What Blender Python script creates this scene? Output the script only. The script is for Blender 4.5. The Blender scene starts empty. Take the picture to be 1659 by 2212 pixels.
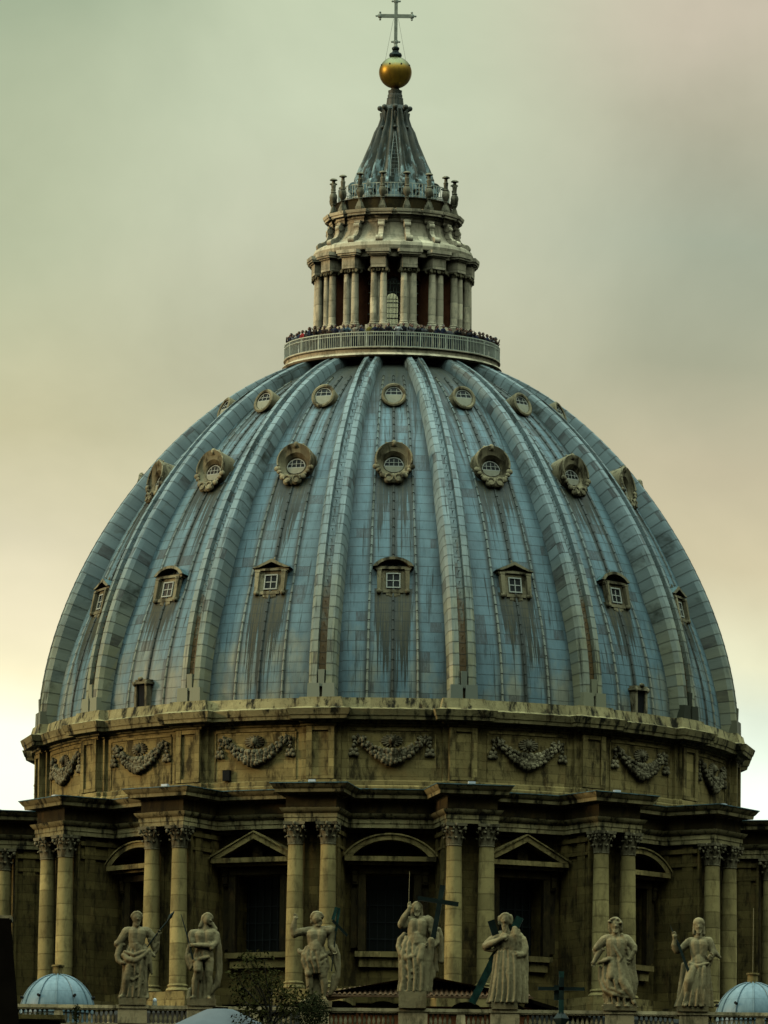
import bpy, math, random
import numpy as np
from mathutils import Vector, Matrix, noise as mnoise
PI = math.pi
rad = math.radians
sc = bpy.context.scene

# ------------------------------------------------------------------ camera
CAM = Vector((0, -720, 1.7)); PITCH = rad(7.87); YAW = 13.5 / 21240; ROLL = .0118
fwd = Vector((-math.sin(YAW) * math.cos(PITCH), math.cos(YAW) * math.cos(PITCH), math.sin(PITCH)))
r0 = fwd.cross(Vector((0, 0, 1))).normalized(); u0 = r0.cross(fwd)
rr = r0 * math.cos(ROLL) + u0 * math.sin(ROLL); uu = -r0 * math.sin(ROLL) + u0 * math.cos(ROLL)
cd = bpy.data.cameras.new('camera'); cam = bpy.data.objects.new('camera', cd); sc.collection.objects.link(cam)
M3 = Matrix((rr, uu, -fwd)).transposed().to_4x4(); M3.translation = CAM
cam.matrix_world = M3
cd.sensor_fit = 'VERTICAL'; cd.sensor_height = 36; cd.lens = 21240 / 2212 * 36
cd.clip_start = 1; cd.clip_end = 20000
sc.camera = cam

# ------------------------------------------------------------------ node helper
class NT:
    def __init__(s, tree): s.t = tree; tree.nodes.clear()
    def n(s, typ, ins=None, **props):
        nd = s.t.nodes.new('ShaderNode' + typ)
        for k, v in props.items(): setattr(nd, k, v)
        for k, v in (ins or {}).items():
            if isinstance(v, bpy.types.NodeSocket): s.t.links.new(v, nd.inputs[k])
            else: nd.inputs[k].default_value = v
        return nd
    def m(s, op, a, b=0.0, c=0.0, clamp=False):
        nd = s.t.nodes.new('ShaderNodeMath'); nd.operation = op; nd.use_clamp = clamp
        for i, v in enumerate((a, b, c)):
            if isinstance(v, bpy.types.NodeSocket): s.t.links.new(v, nd.inputs[i])
            else: nd.inputs[i].default_value = v
        return nd.outputs[0]
    def mix(s, fac, a, b, blend='MIX'):
        nd = s.t.nodes.new('ShaderNodeMix'); nd.data_type = 'RGBA'; nd.blend_type = blend
        for i, v in ((0, fac), (6, a), (7, b)):
            if isinstance(v, bpy.types.NodeSocket): s.t.links.new(v, nd.inputs[i])
            else: nd.inputs[i].default_value = (v + (1,) if isinstance(v, tuple) and len(v) == 3 else v)
        return nd.outputs[2]
    def ramp(s, fac, stops, interp='LINEAR'):
        nd = s.t.nodes.new('ShaderNodeValToRGB'); cr = nd.color_ramp; cr.interpolation = interp
        while len(cr.elements) > 1: cr.elements.remove(cr.elements[-1])
        for i, (p, c) in enumerate(stops):
            e = cr.elements[0] if i == 0 else cr.elements.new(p)
            e.position = p; e.color = (c, c, c, 1) if isinstance(c, (int, float)) else (c[0], c[1], c[2], 1)
        s.t.links.new(fac, nd.inputs[0]); return nd.outputs[0]
    def noise(s, vec, scale, detail=4, rough=.55, dist=0.0):
        return s.n('TexNoise', {'Vector': vec, 'Scale': scale, 'Detail': detail, 'Roughness': rough, 'Distortion': dist}).outputs[0]
    def mapv(s, vec, scale=(1, 1, 1), loc=(0, 0, 0)):
        return s.n('Mapping', {'Vector': vec, 'Scale': scale, 'Location': loc}).outputs[0]

# ------------------------------------------------------------------ world: a cloudy evening sky
wd = bpy.data.worlds.new('World'); sc.world = wd; wd.use_nodes = True
w = NT(wd.node_tree)
SUN_EL, SUN_AZ = rad(16), rad(-97)          # azimuth from +Y towards +X
d = w.n('TexCoord').outputs['Generated']
sky = w.n('TexSky', sky_type='NISHITA', sun_disc=False, sun_elevation=SUN_EL, sun_rotation=SUN_AZ, air_density=1.5, dust_density=3.0, ozone_density=2.0)
sep = w.n('SeparateXYZ', {0: d}); X_, Y_, Z_ = sep.outputs
bent = w.noise(w.mapv(d, (16, 1, 26)), 1.0, 4, .5)
zz = w.m('ADD', Z_, w.m('MULTIPLY', w.m('SUBTRACT', bent, .5), .022))
zs = w.m('DIVIDE', w.m('SUBTRACT', zz, .08), .12)
q_ = lambda st: [((z - .08) / .12, c) for z, c in st]
skyL = w.ramp(zs, q_([(.09, (.95, 1.0, .88)), (.116, (.96, .98, .82)), (.1225, (.93, .82, .57)), (.128, (.80, .70, .50)), (.137, (.64, .57, .41)), (.147, (.54, .49, .32)), (.168, (.44, .46, .32)), (.189, (.32, .37, .26))]))
skyM = w.ramp(zs, q_([(.09, (.9, .95, .8)), (.120, (.80, .72, .45)), (.135, (.50, .45, .29)), (.150, (.45, .43, .31)), (.166, (.50, .50, .38)), (.178, (.52, .55, .41)), (.189, (.48, .52, .38))]))
skyR = w.ramp(zs, q_([(.09, (.9, .98, .9)), (.108, (.86, .94, .84)), (.118, (.68, .72, .60)), (.1236, (.76, .72, .52)), (.133, (.58, .50, .34)), (.142, (.47, .41, .29)), (.152, (.34, .335, .245)), (.165, (.34, .36, .28)), (.178, (.42, .39, .30)), (.189, (.52, .45, .36))]))
xx = w.m('ADD', X_, w.m('MULTIPLY', w.m('SUBTRACT', w.noise(w.mapv(d, (12, 1, 20), (5, 0, 9)), 1.0, 3, .5), .5), .02))
west = w.mix(w.ramp(w.m('ADD', w.m('MULTIPLY', xx, 10.0), .5), [(.12, 0.0), (.42, 1.0)], 'EASE'), skyL, skyM)
west = w.mix(w.ramp(w.m('ADD', w.m('MULTIPLY', xx, 10.0), .5), [(.52, 0.0), (.82, 1.0)], 'EASE'), west, skyR)
cl = w.noise(w.mapv(d, (24, 1, 30)), 1.0, 6, .55, .3)
west = w.mix(1.0, west, w.ramp(cl, [(.28, (.96, 1.01, .96)), (.5, (1.12, 1.17, 1.13)), (.72, (1.28, 1.32, 1.28))]), 'MULTIPLY')
over = w.mix(1.0, w.ramp(Z_, [(0, (.006, .008, .006)), (.38, (.02, .025, .02)), (.52, (.28, .33, .27)), (.68, (1.2, 1.48, 1.30)), (.82, (1.7, 2.2, 2.05)), (1, (2.2, 3.0, 2.85))]),
             w.ramp(w.noise(w.mapv(d, (1.5, 1.5, 3)), 1.6, 5, .55), [(.3, .7), (.7, 1.25)]), 'MULTIPLY')
nish = w.mix(1.0, sky.outputs[0], (.10, .10, .10), 'MULTIPLY')
over = w.mix(.03, over, nish)
wm = w.m('MULTIPLY', w.ramp(Y_, [(.68, 0.0), (.96, 1.0)]), w.ramp(Z_, [(.2, 1.0), (.5, 0.0)]))
gnd = w.ramp(Z_, [(0, 0.0), (.02, 1.0)])
col = w.mix(wm, over, west)
bg = w.n('Background', {'Color': col, 'Strength': 1.0})
w.n('OutputWorld', {0: bg.outputs[0]})

# ------------------------------------------------------------------ sun (low, veiled by cloud, left and a little behind the dome)
sd = bpy.data.lights.new('sun', 'SUN'); sd.energy = 1.35; sd.angle = rad(12); sd.color = (1, .80, .50)
so = bpy.data.objects.new('sun', sd); sc.collection.objects.link(so)
sv = Vector((math.sin(SUN_AZ) * math.cos(SUN_EL), math.cos(SUN_AZ) * math.cos(SUN_EL), math.sin(SUN_EL)))
so.rotation_euler = sv.to_track_quat('Z', 'Y').to_euler()
sc.view_settings.view_transform = 'Standard'; sc.view_settings.look = 'None'
sc.view_settings.exposure = 0; sc.view_settings.gamma = 1
sc.cycles.max_bounces = 6; sc.cycles.diffuse_bounces = 0

# ------------------------------------------------------------------ materials
MATS = {}
def new_mat(name):
    m = bpy.data.materials.new(name); m.use_nodes = True; MATS[name] = m
    return m, NT(m.node_tree)
def finish(t, color, rough=.7, metal=0.0, bump=None, bstr=.3, bdist=.05, spec=.3, alpha=None):
    b = t.n('BsdfPrincipled', {'Base Color': color if isinstance(color, bpy.types.NodeSocket) else tuple(color) + (1,), 'Roughness': rough, 'Metallic': metal, 'Specular IOR Level': spec})
    if bump is not None:
        t.t.links.new(t.n('Bump', {'Height': bump, 'Strength': bstr, 'Distance': bdist}).outputs[0], b.inputs['Normal'])
    t.n('OutputMaterial', {0: b.outputs[0]})
def plain(name, color, rough=.7, metal=0.0, var=.25, scale=3.0, spec=.3):
    m, t = new_mat(name)
    o = t.n('TexCoord').outputs['Object']
    k = t.ramp(t.noise(o, scale, 5, .6), [(.3, 1 - var), (.7, 1 + var)])
    finish(t, t.mix(1.0, tuple(color), k, 'MULTIPLY'), rough, metal, spec=spec)
    return m
def stone(name, base, dark, course=.62, blockw=1.5, stain=.55, crust=.5, seam=.35, rust=.2):
    m, t = new_mat(name)
    o = t.n('TexCoord').outputs['Object']
    rnd = t.n('ObjectInfo').outputs['Random']
    off = t.m('MULTIPLY', rnd, 40.0)
    o2 = t.n('VectorMath', {0: o, 1: t.n('CombineXYZ', {0: off, 1: off, 2: 0.0}).outputs[0]}, operation='ADD').outputs[0]
    s = t.n('SeparateXYZ', {0: o2})
    zc = t.m('DIVIDE', s.outputs[2], course)
    row = t.m('FLOOR', zc)
    fr = t.m('FRACT', zc)
    ang = t.m('ADD', s.outputs[0], t.m('MULTIPLY', s.outputs[1], .31))
    cell = t.m('FLOOR', t.m('ADD', t.m('DIVIDE', ang, blockw), t.m('MULTIPLY', row, .37)))
    wn = t.n('TexWhiteNoise', {'Vector': t.n('CombineXYZ', {0: cell, 1: row, 2: 0.0}).outputs[0]}).outputs[0]
    c = t.mix(1.0, tuple(base), t.ramp(wn, [(0, .74), (.85, 1.12), (.95, 1.45)]), 'MULTIPLY')
    c = t.mix(t.ramp(t.noise(o2, .35, 6, .62), [(.42, 0.0), (.68, stain)]), c, tuple(x * .55 for x in base))
    streak = t.noise(t.mapv(o2, (.9, .9, .30)), 1.5, 7, .68)
    c = t.mix(t.ramp(streak, [(.49, 0.0), (.62, crust)]), c, tuple(dark))
    c = t.mix(t.ramp(t.noise(t.mapv(o2, (1, 1, .5), (7, 3, 1)), 1.1, 5, .6), [(.55, 0.0), (.75, rust)]), c, (.30, .16, .05))
    c = t.mix(t.ramp(t.noise(o2, 5.0, 5, .7), [(.56, 0.0), (.72, .5 * crust)]), c, tuple(dark))
    c = t.mix(t.ramp(fr, [(0, seam), (.05, 0.0), (.96, 0.0), (1, seam)]), c, tuple(dark))
    h = t.m('ADD', t.noise(o2, 3.0, 6, .65), t.ramp(fr, [(0, 0.0), (.05, .4)]))
    finish(t, c, .85, bump=h, bstr=.5, bdist=.08, spec=.15)
    return m
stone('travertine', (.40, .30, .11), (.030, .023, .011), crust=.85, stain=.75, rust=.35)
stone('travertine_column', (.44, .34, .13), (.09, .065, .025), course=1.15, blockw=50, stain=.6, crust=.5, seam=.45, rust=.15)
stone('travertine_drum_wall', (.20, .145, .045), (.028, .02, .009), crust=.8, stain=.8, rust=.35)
stone('travertine_cornice', (.46, .375, .17), (.028, .025, .014), course=9, crust=1.1, stain=.8, seam=0, rust=.3)
stone('travertine_carved', (.31, .26, .145), (.04, .032, .016), course=9, crust=.95, stain=.6, seam=0, rust=.15)
stone('lantern_stone', (.80, .68, .44), (.09, .09, .055), course=1.2, crust=.55, stain=.4, seam=.2, rust=.12)
stone('candelabra_stone', (.34, .30, .19), (.05, .05, .03), course=9, crust=.9, stain=.6, seam=0, rust=.1)
stone('statue_stone', (.33, .265, .13), (.10, .075, .035), course=9, crust=.6, stain=.5, seam=0, rust=.35)
stone('soot_shade_travertine', (.07, .05, .018), (.018, .014, .008), course=9, crust=.8, stain=.6, seam=0, rust=.3)  # soot crust plus the shade under cornice and pediments, put into the colour
stone('balustrade_stone', (.50, .40, .21), (.05, .045, .02), course=9, crust=.75, stain=.6, seam=0, rust=.15)
plain('red_plaster', (.30, .11, .05), .9, var=.4, scale=1.2)
plain('orange_plaster', (.30, .11, .04), .9, var=.35, scale=1.2)
plain('dark_void', (.008, .008, .007), .9, var=.2)
plain('dark_wood', (.008, .006, .004), .95, var=.4, spec=0.0)
plain('black_iron', (.03, .035, .035), .6, var=.3)
plain('bronze_dark', (.009, .018, .013), .45, .3, var=.6, scale=2)
plain('bronze_green', (.014, .05, .036), .45, .3, var=.6, scale=2.5)
plain('white_paint', (.48, .48, .38), .6, var=.12)
plain('rail_paint', (.72, .74, .56), .6, var=.2)
plain('board_cream', (.36, .34, .23), .7, var=.12)
plain('lamp_white', (.80, .85, .85), .4, var=.05)
plain('cross_metal', (.38, .40, .30), .6)
plain('ladder_iron', (.26, .30, .26), .7)
plain('rod_metal', (.30, .25, .12), .6)
plain('canvas_grey', (.11, .125, .125), .8, var=.08, scale=6)
plain('bark', (.035, .028, .018), .9, var=.3, scale=8)
plain('leaf', (.032, .030, .008), .9, var=.6, scale=5, spec=0.02)
plain('leaf_dark', (.016, .018, .006), .9, var=.5, scale=5, spec=0.02)
plain('clay_tile', (.13, .075, .035), .9, var=.5, scale=2)
plain('paving', (.035, .035, .03), .9, var=.3, scale=.05)
plain('roof_cover', (.04, .04, .033), .9, var=.3, scale=.4)
plain('skin', (.26, .15, .10), .6, var=.05)
for nm, c in dict(cloth_black=(.015, .015, .018), cloth_navy=(.02, .025, .05), cloth_brown=(.06, .035, .02), cloth_red=(.35, .03, .025), cloth_white=(.65, .66, .62),
                  cloth_grey=(.12, .12, .12), cloth_blue=(.10, .16, .20), cloth_yellow=(.22, .19, .04), cloth_beige=(.36, .31, .22), hair_dark=(.02, .014, .01), hair_brown=(.08, .045, .02), hair_grey=(.14, .13, .12)).items():
    plain(nm, c, .9, var=.15, scale=8)
m, t = new_mat('glass_dark'); finish(t, (.010, .013, .010), .35, spec=.25)
m, t = new_mat('glass_clear')
tr = t.n('BsdfTransparent', {0: (.93, .95, .88, 1)}); gl = t.n('BsdfGlossy', {0: (.8, .8, .8, 1), 'Roughness': .1})
t.n('OutputMaterial', {0: t.n('MixShader', {0: .12, 1: tr.outputs[0], 2: gl.outputs[0]}).outputs[0]})
# gilded ball
m, t = new_mat('gilded_bronze')
o = t.n('TexCoord').outputs['Object']; zc = t.n('SeparateXYZ', {0: o}).outputs[2]
k = t.noise(t.mapv(o, (1, 1, .4)), 4, 5, .6)
c = t.mix(t.ramp(k, [(.35, 0.0), (.7, .6)]), (.42, .24, .03), (.20, .11, .02))
c = t.mix(t.ramp(t.m('ADD', zc, t.m('MULTIPLY', k, .25)), [(.45, 0.0), (.75, .75)]), c, (.22, .27, .15))   # green patina on the crown of the ball
finish(t, c, .42, .8, spec=.4)
# spire lead
m, t = new_mat('spire_lead')
o = t.n('TexCoord').outputs['Object']; s = t.n('SeparateXYZ', {0: o})
an = t.m('ARCTAN2', s.outputs[0], s.outputs[1])
v = t.n('CombineXYZ', {0: t.m('MULTIPLY', an, 3.5), 1: t.m('MULTIPLY', s.outputs[2], .35), 2: 0.0}).outputs[0]
k = t.noise(v, 2.2, 6, .65)
c = t.mix(t.ramp(k, [(.42, 0.0), (.60, 1.0)]), (.045, .055, .042), (.13, .12, .08))
k2 = t.noise(t.n('CombineXYZ', {0: t.m('MULTIPLY', an, 6.0), 1: t.m('MULTIPLY', s.outputs[2], .5), 2: 5.0}).outputs[0], 1.6, 4, .7)
c = t.mix(t.ramp(t.m('ADD', k2, t.m('MULTIPLY', t.m('SUBTRACT', 126.8, s.outputs[2]), .055)), [(.50, 0.0), (.60, .95)]), c, (.36, .48, .45))
finish(t, c, .5, bump=k, bstr=.3, spec=.4)

# lead sheets: attributes lat (m across the bay), arc (m along the meridian), bay
def lead(name, base, is_rib=False):
    m, t = new_mat(name)
    lat = t.n('Attribute', attribute_name='lat').outputs['Fac']; arc = t.n('Attribute', attribute_name='arc').outputs['Fac']
    bay = t.n('Attribute', attribute_name='bay').outputs['Fac']; fu = t.n('Attribute', attribute_name='fu').outputs['Fac']
    rnd = t.n('ObjectInfo').outputs['Random'] if is_rib else t.m('MULTIPLY', bay, .173)
    colm = t.m('FLOOR', t.m('DIVIDE', t.m('ADD', fu, .5), .1667)) if is_rib else t.m('FLOOR', t.m('DIVIDE', t.m('ADD', fu, .555), .185))
    shift = t.n('TexWhiteNoise', {'Vector': t.n('CombineXYZ', {0: colm, 1: t.m('MULTIPLY', rnd, 91.0), 2: 0.0}).outputs[0]}).outputs[0]
    vr = t.m('DIVIDE', t.m('ADD', arc, t.m('MULTIPLY', shift, .0 if is_rib else .25)), .86 if is_rib else .80)
    row = t.m('FLOOR', vr); fr = t.m('FRACT', vr)
    half = t.m('FLOOR', t.m('MULTIPLY', lat, .75))
    cell = t.n('CombineXYZ', {0: t.m('ADD', colm, t.m('MULTIPLY', rnd, 77.0)), 1: row, 2: half}).outputs[0]
    wn = t.n('TexWhiteNoise', {'Vector': cell}).outputs
    P_ = t.n('CombineXYZ', {0: t.m('ADD', lat, t.m('MULTIPLY', rnd, 130.0)), 1: arc, 2: 0.0}).outputs[0]
    c = t.mix(1.0, tuple(base), t.ramp(wn[0], [(0, .92), (.5, 1.0), (1, 1.07)]), 'MULTIPLY')
    big = t.noise(P_, .18, 4, .5)
    # warmer and greyer sheets towards the foot of the dome
    low = t.ramp(t.m('ADD', t.m('DIVIDE', arc, 34.6), t.m('MULTIPLY', t.m('SUBTRACT', big, .5), .5)), [(.05, 1.0), (.50, 0.0)])
    lowr = t.ramp(t.m('ADD', t.m('DIVIDE', arc, 34.6), t.m('MULTIPLY', t.m('SUBTRACT', big, .5), .35)), [(.08, 1.0), (.38, 0.0)])
    if is_rib: c = t.mix(t.m('MULTIPLY', lowr, t.m('ADD', .45, t.m('MULTIPLY', wn[0], .5))), c, (.36, .33, .17))
    else:
        c = t.mix(t.ramp(t.m('MULTIPLY', low, t.noise(t.mapv(P_, (1, .35, 1)), .45, 4, .6)), [(.42, 0.0), (.62, .75)]), c, (.36, .33, .20))
    # odd old sheets, dark and brownish
    old = t.m('MULTIPLY', t.m('GREATER_THAN', wn[0], .935), t.ramp(t.noise(t.mapv(P_, (9, 1.2, 1)), 1, 4, .7), [(.3, .3), (.6, 1.0)]))
    c = t.mix(t.m('MULTIPLY', old, .85), c, (.075, .07, .06))
    c = t.mix(1.0, c, t.ramp(t.noise(t.mapv(P_, (.9, .35, 1), (2, 5, 0)), 1, 6, .65), [(.32, .72), (.50, 1.0), (.70, 1.22)]), 'MULTIPLY')
    # rain streaks: fine everywhere, strong below the gallery and below each dormer
    tp = t.ramp(t.m('DIVIDE', arc, 34.6), [(.55, 0.0), (.78, .10), (.88, .20), (.96, .42)])
    al = t.m('ABSOLUTE', lat)
    def under(a0, L, hw):
        d_ = t.m('SUBTRACT', a0, arc)
        L = t.m('MULTIPLY', L, t.ramp(t.noise(t.mapv(P_, (2.6, .02, 1), (a0, 0, 0)), 1, 4, .8), [(.30, .25), (.70, 1.5)]))
        return t.m('MULTIPLY', t.m('MULTIPLY', t.m('GREATER_THAN', d_, 0.0), t.ramp(t.m('DIVIDE', d_, L), [(0, 1.0), (1, 0.0)])), t.ramp(t.m('DIVIDE', al, hw), [(.75, 1.0), (1.0, 0.0)]))
    amt = t.m('MULTIPLY', tp, .15) if is_rib else tp
    if not is_rib:
        bn = t.n('TexWhiteNoise', {'Vector': t.n('CombineXYZ', {0: bay, 1: 3.0, 2: 9.0}).outputs[0]}).outputs[0]
        amt = t.m('ADD', amt, t.m('MULTIPLY', under(19.1, 7.5, 1.7), .30))
        amt = t.m('ADD', amt, t.m('MULTIPLY', under(9.1, t.m('ADD', 3.2, t.m('MULTIPLY', bn, 6.5)), 1.45), t.m('ADD', .38, t.m('MULTIPLY', bn, .18))))
    st = t.noise(t.mapv(P_, (3.8, .17, 1)), 1, 5, .70)
    st2 = t.noise(t.mapv(P_, (11, .30, 1), (3, 8, 0)), 1, 4, .7)
    sk = t.ramp(t.m('ADD', st, amt), [(.545, 0.0), (.68, 1.0)])
    c = t.mix(t.m('MULTIPLY', sk, .95), c, (.022, .024, .010))
    c = t.mix(t.m('MULTIPLY', t.ramp(t.m('ADD', st2, t.m('MULTIPLY', amt, .6)), [(.62, 0.0), (.78, 1.0)]), .5), c, (.13, .10, .03))
    if not is_rib:   # white run-off between dark streaks high on the dome
        c = t.mix(t.m('MULTIPLY', t.ramp(t.noise(t.mapv(P_, (7, .22, 1), (9, 2, 0)), 1, 4, .7), [(.60, 0.0), (.68, .55)]), t.ramp(t.m('DIVIDE', arc, 34.6), [(.5, .25), (.9, 1.0)])), c, (.34, .46, .44))
        rl = t.n('Attribute', attribute_name='roll').outputs['Fac']
        c = t.mix(t.m('MULTIPLY', rl, t.m('ADD', .25, t.m('MULTIPLY', low, .65))), c, (.36, .35, .24))  # pale highlight painted along the rolls, stronger towards the foot
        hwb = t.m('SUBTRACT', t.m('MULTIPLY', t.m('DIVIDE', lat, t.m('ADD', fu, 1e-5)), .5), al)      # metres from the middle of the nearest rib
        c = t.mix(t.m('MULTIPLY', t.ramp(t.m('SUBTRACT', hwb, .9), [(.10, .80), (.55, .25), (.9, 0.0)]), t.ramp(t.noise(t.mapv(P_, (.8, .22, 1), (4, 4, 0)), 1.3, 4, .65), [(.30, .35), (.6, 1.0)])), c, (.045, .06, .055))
        ed = t.m('ABSOLUTE', fu)   # darker strips beside the standing rolls
        for p in (0.0, .185):
            q = t.m('ABSOLUTE', t.m('SUBTRACT', ed, p))
            dd = t.m('MULTIPLY', q, t.m('DIVIDE', lat, t.m('ADD', fu, 1e-5)))
            c = t.mix(t.m('MULTIPLY', t.ramp(t.m('ABSOLUTE', dd), [(.14, 1.0), (.40, 0.0)]), t.ramp(t.noise(t.mapv(P_, (1, .12, 1)), 1.5, 3, .6), [(.35, .45), (.58, 1.0)])), c, (.055, .06, .045))
    else:
        g = t.m('LESS_THAN', t.m('ABSOLUTE', fu), .13)
        c = t.mix(t.m('MULTIPLY', g, t.ramp(t.m('ADD', t.noise(t.mapv(P_, (2, .5, 1)), 1.2, 4, .6), t.m('MULTIPLY', lowr, .45)), [(.60, .0), (.85, .95)])), c, (.15, .08, .02))
    sm = t.ramp(fr, [(0, 1.0), (.055, .9), (.09, 0.0), (1.0, 0.0)])
    sm = t.m('MULTIPLY', sm, t.ramp(t.noise(t.mapv(P_, (2.2, .4, 1)), 1.3, 4, .7), [(.30, .45), (.50, 1.0)]))
    c = t.mix(t.m('MULTIPLY', sm, .55 if is_rib else .75), c, (.035, .042, .03))
    h = t.m('ADD', t.m('MULTIPLY', fr, -.6), t.m('MULTIPLY', t.noise(P_, 1.6, 4, .6), .5))
    rg = t.ramp(t.noise(P_, .8, 4, .6), [(.3, .42), (.7, .62)])
    finish(t, c, rg, bump=h, bstr=.45, bdist=.06, spec=.35)
lead('lead_sheet', (.150, .238, .255))
lead('lead_rib', (.22, .285, .275), True)
m, t = new_mat('lead_trim')
o = t.n('TexCoord').outputs['Object']
c = t.mix(t.ramp(t.noise(t.mapv(o, (2, 2, .5)), 1.5, 5, .6), [(.4, 0.0), (.65, 1.0)]), (.12, .22, .22), (.05, .07, .06))
finish(t, c, .5, spec=.4)
m, t = new_mat('cupola_lead')
o = t.n('TexCoord').outputs['Object']; s = t.n('SeparateXYZ', {0: o})
c = t.mix(t.ramp(t.noise(t.mapv(o, (3, 3, .6)), 1.2, 5, .6), [(.4, 0.0), (.7, .8)]), (.20, .29, .31), (.11, .18, .20))
c = t.mix(t.ramp(t.m('FRACT', t.m('DIVIDE', s.outputs[2], .8)), [(0, .7), (.05, 0.0)]), c, (.06, .10, .10))
finish(t, c, .45, spec=.4)

# ------------------------------------------------------------------ mesh builder
class MB:
    def __init__(s): s.v = []; s.f = []; s.at = {}
    def add(s, vs, fs):
        b = len(s.v); s.v += [tuple(map(float, p)) for p in vs]; s.f += [tuple(i + b for i in f) for f in fs]; return s
    def box(s, c, d, rz=0, tap=1.0):
        x, y, z = d[0] / 2, d[1] / 2, d[2] / 2; vs = []
        for k, (sx, sy) in ((-1, (1, 1)), (1, (tap, tap))):
            for px, py in ((-x, -y), (x, -y), (x, y), (-x, y)):
                px *= sx; py *= sy
                vs.append((c[0] + px * math.cos(rz) - py * math.sin(rz), c[1] + px * math.sin(rz) + py * math.cos(rz), c[2] + k * z))
        return s.add(vs, [(3, 2, 1, 0), (4, 5, 6, 7), (0, 1, 5, 4), (1, 2, 6, 5), (2, 3, 7, 6), (3, 0, 4, 7)])
    def bar(s, a, b, w, h=None, up=(0, 0, 1)):
        h = h or w; a = Vector(a); b = Vector(b); d = (b - a).normalized()
        x = d.cross(Vector(up));
        if x.length < 1e-4: x = d.cross(Vector((0, 1, 0)))
        x.normalize(); y = x.cross(d); vs = []
        for p in (a, b):
            for i, j in ((-1, -1), (1, -1), (1, 1), (-1, 1)): vs.append(p + x * i * w / 2 + y * j * h / 2)
        return s.add(vs, [(0, 1, 2, 3), (7, 6, 5, 4), (4, 5, 1, 0), (5, 6, 2, 1), (6, 7, 3, 2), (7, 4, 0, 3)])
    def lathe(s, prof, n=24, c=(0, 0), a0=0, a1=2 * PI, fr=None, caps=False):
        full = abs(a1 - a0 - 2 * PI) < 1e-6; m_ = n if full else n + 1; vs = []; L = len(prof)
        for i in range(m_):
            a = a0 + (a1 - a0) * i / n
            for r, z in prof:
                q = r * (fr(a, z) if fr else 1)
                vs.append((c[0] + q * math.sin(a), c[1] - q * math.cos(a), z))
        fs = []
        for i in range(n):
            j = (i + 1) % m_
            for k in range(L - 1): fs.append((i * L + k, j * L + k, j * L + k + 1, i * L + k + 1))
        if caps and full:
            fs.append(tuple(i * L for i in range(m_))[::-1]); fs.append(tuple(i * L + L - 1 for i in range(m_)))
        return s.add(vs, fs)
    def ell(s, c, r, n=10, m_=7):
        if isinstance(r, (int, float)): r = (r, r, r)
        vs = [(c[0], c[1], c[2] - r[2])]
        for k in range(1, m_):
            p = -PI / 2 + PI * k / m_
            for i in range(n):
                a = 2 * PI * i / n; vs.append((c[0] + r[0] * math.cos(p) * math.cos(a), c[1] + r[1] * math.cos(p) * math.sin(a), c[2] + r[2] * math.sin(p)))
        vs.append((c[0], c[1], c[2] + r[2])); fs = []
        for i in range(n): fs.append((0, 1 + (i + 1) % n, 1 + i))
        for k in range(m_ - 2):
            for i in range(n):
                a = 1 + k * n + i; b = 1 + k * n + (i + 1) % n; fs.append((a, b, b + n, a + n))
        e = len(vs) - 1; q = 1 + (m_ - 2) * n
        for i in range(n): fs.append((q + i, q + (i + 1) % n, e))
        return s.add(vs, fs)
    def cap(s, a, ra, b, rb, n=10):
        a = Vector(a); b = Vector(b); L = (b - a).length
        if L < 1e-4: return s.ell(a, ra)
        d = (b - a) / L; x = d.orthogonal().normalized(); y = d.cross(x); vs = [a - d * ra]; R = []
        for k in (1, 2, 3): p = -PI / 2 + PI / 2 * k / 3; R.append((a + d * ra * math.sin(p), ra * math.cos(p)))
        for k in (0, 1, 2): p = PI / 2 * k / 3; R.append((b + d * rb * math.sin(p), rb * math.cos(p)))
        for o_, r in R:
            for i in range(n): t_ = 2 * PI * i / n; vs.append(o_ + x * r * math.cos(t_) + y * r * math.sin(t_))
        vs.append(b + d * rb); fs = [(0, 1 + (i + 1) % n, 1 + i) for i in range(n)]
        for k in range(5):
            for i in range(n):
                p = 1 + k * n + i; q = 1 + k * n + (i + 1) % n; fs.append((p, q, q + n, p + n))
        e = len(vs) - 1; q = 1 + 5 * n
        for i in range(n): fs.append((q + i, q + (i + 1) % n, e))
        return s.add(vs, fs)
    def tube(s, pts, r, n=6):
        for i in range(len(pts) - 1):
            ra = r[i] if isinstance(r, (list, tuple)) else r; rb = r[i + 1] if isinstance(r, (list, tuple)) else r
            s.cyl(pts[i], ra, pts[i + 1], rb, n)
        return s
    def cyl(s, a, ra, b, rb, n=8):
        a = Vector(a); b = Vector(b); d = (b - a).normalized(); x = d.orthogonal().normalized(); y = d.cross(x); vs = []
        for p, r in ((a, ra), (b, rb)):
            for i in range(n): t_ = 2 * PI * i / n; vs.append(p + x * r * math.cos(t_) + y * r * math.sin(t_))
        fs = [(i, (i + 1) % n, n + (i + 1) % n, n + i) for i in range(n)] + [tuple(range(n))[::-1], tuple(range(n, 2 * n))]
        return s.add(vs, fs)
    def prism(s, poly, y0, y1):       # polygon in xz, extruded along y
        n = len(poly); vs = [(x, y0, z) for x, z in poly] + [(x, y1, z) for x, z in poly]
        return s.add(vs, [tuple(range(n)), tuple(range(n, 2 * n))[::-1]] + [(i, n + i, n + (i + 1) % n, (i + 1) % n) for i in range(n)])
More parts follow.
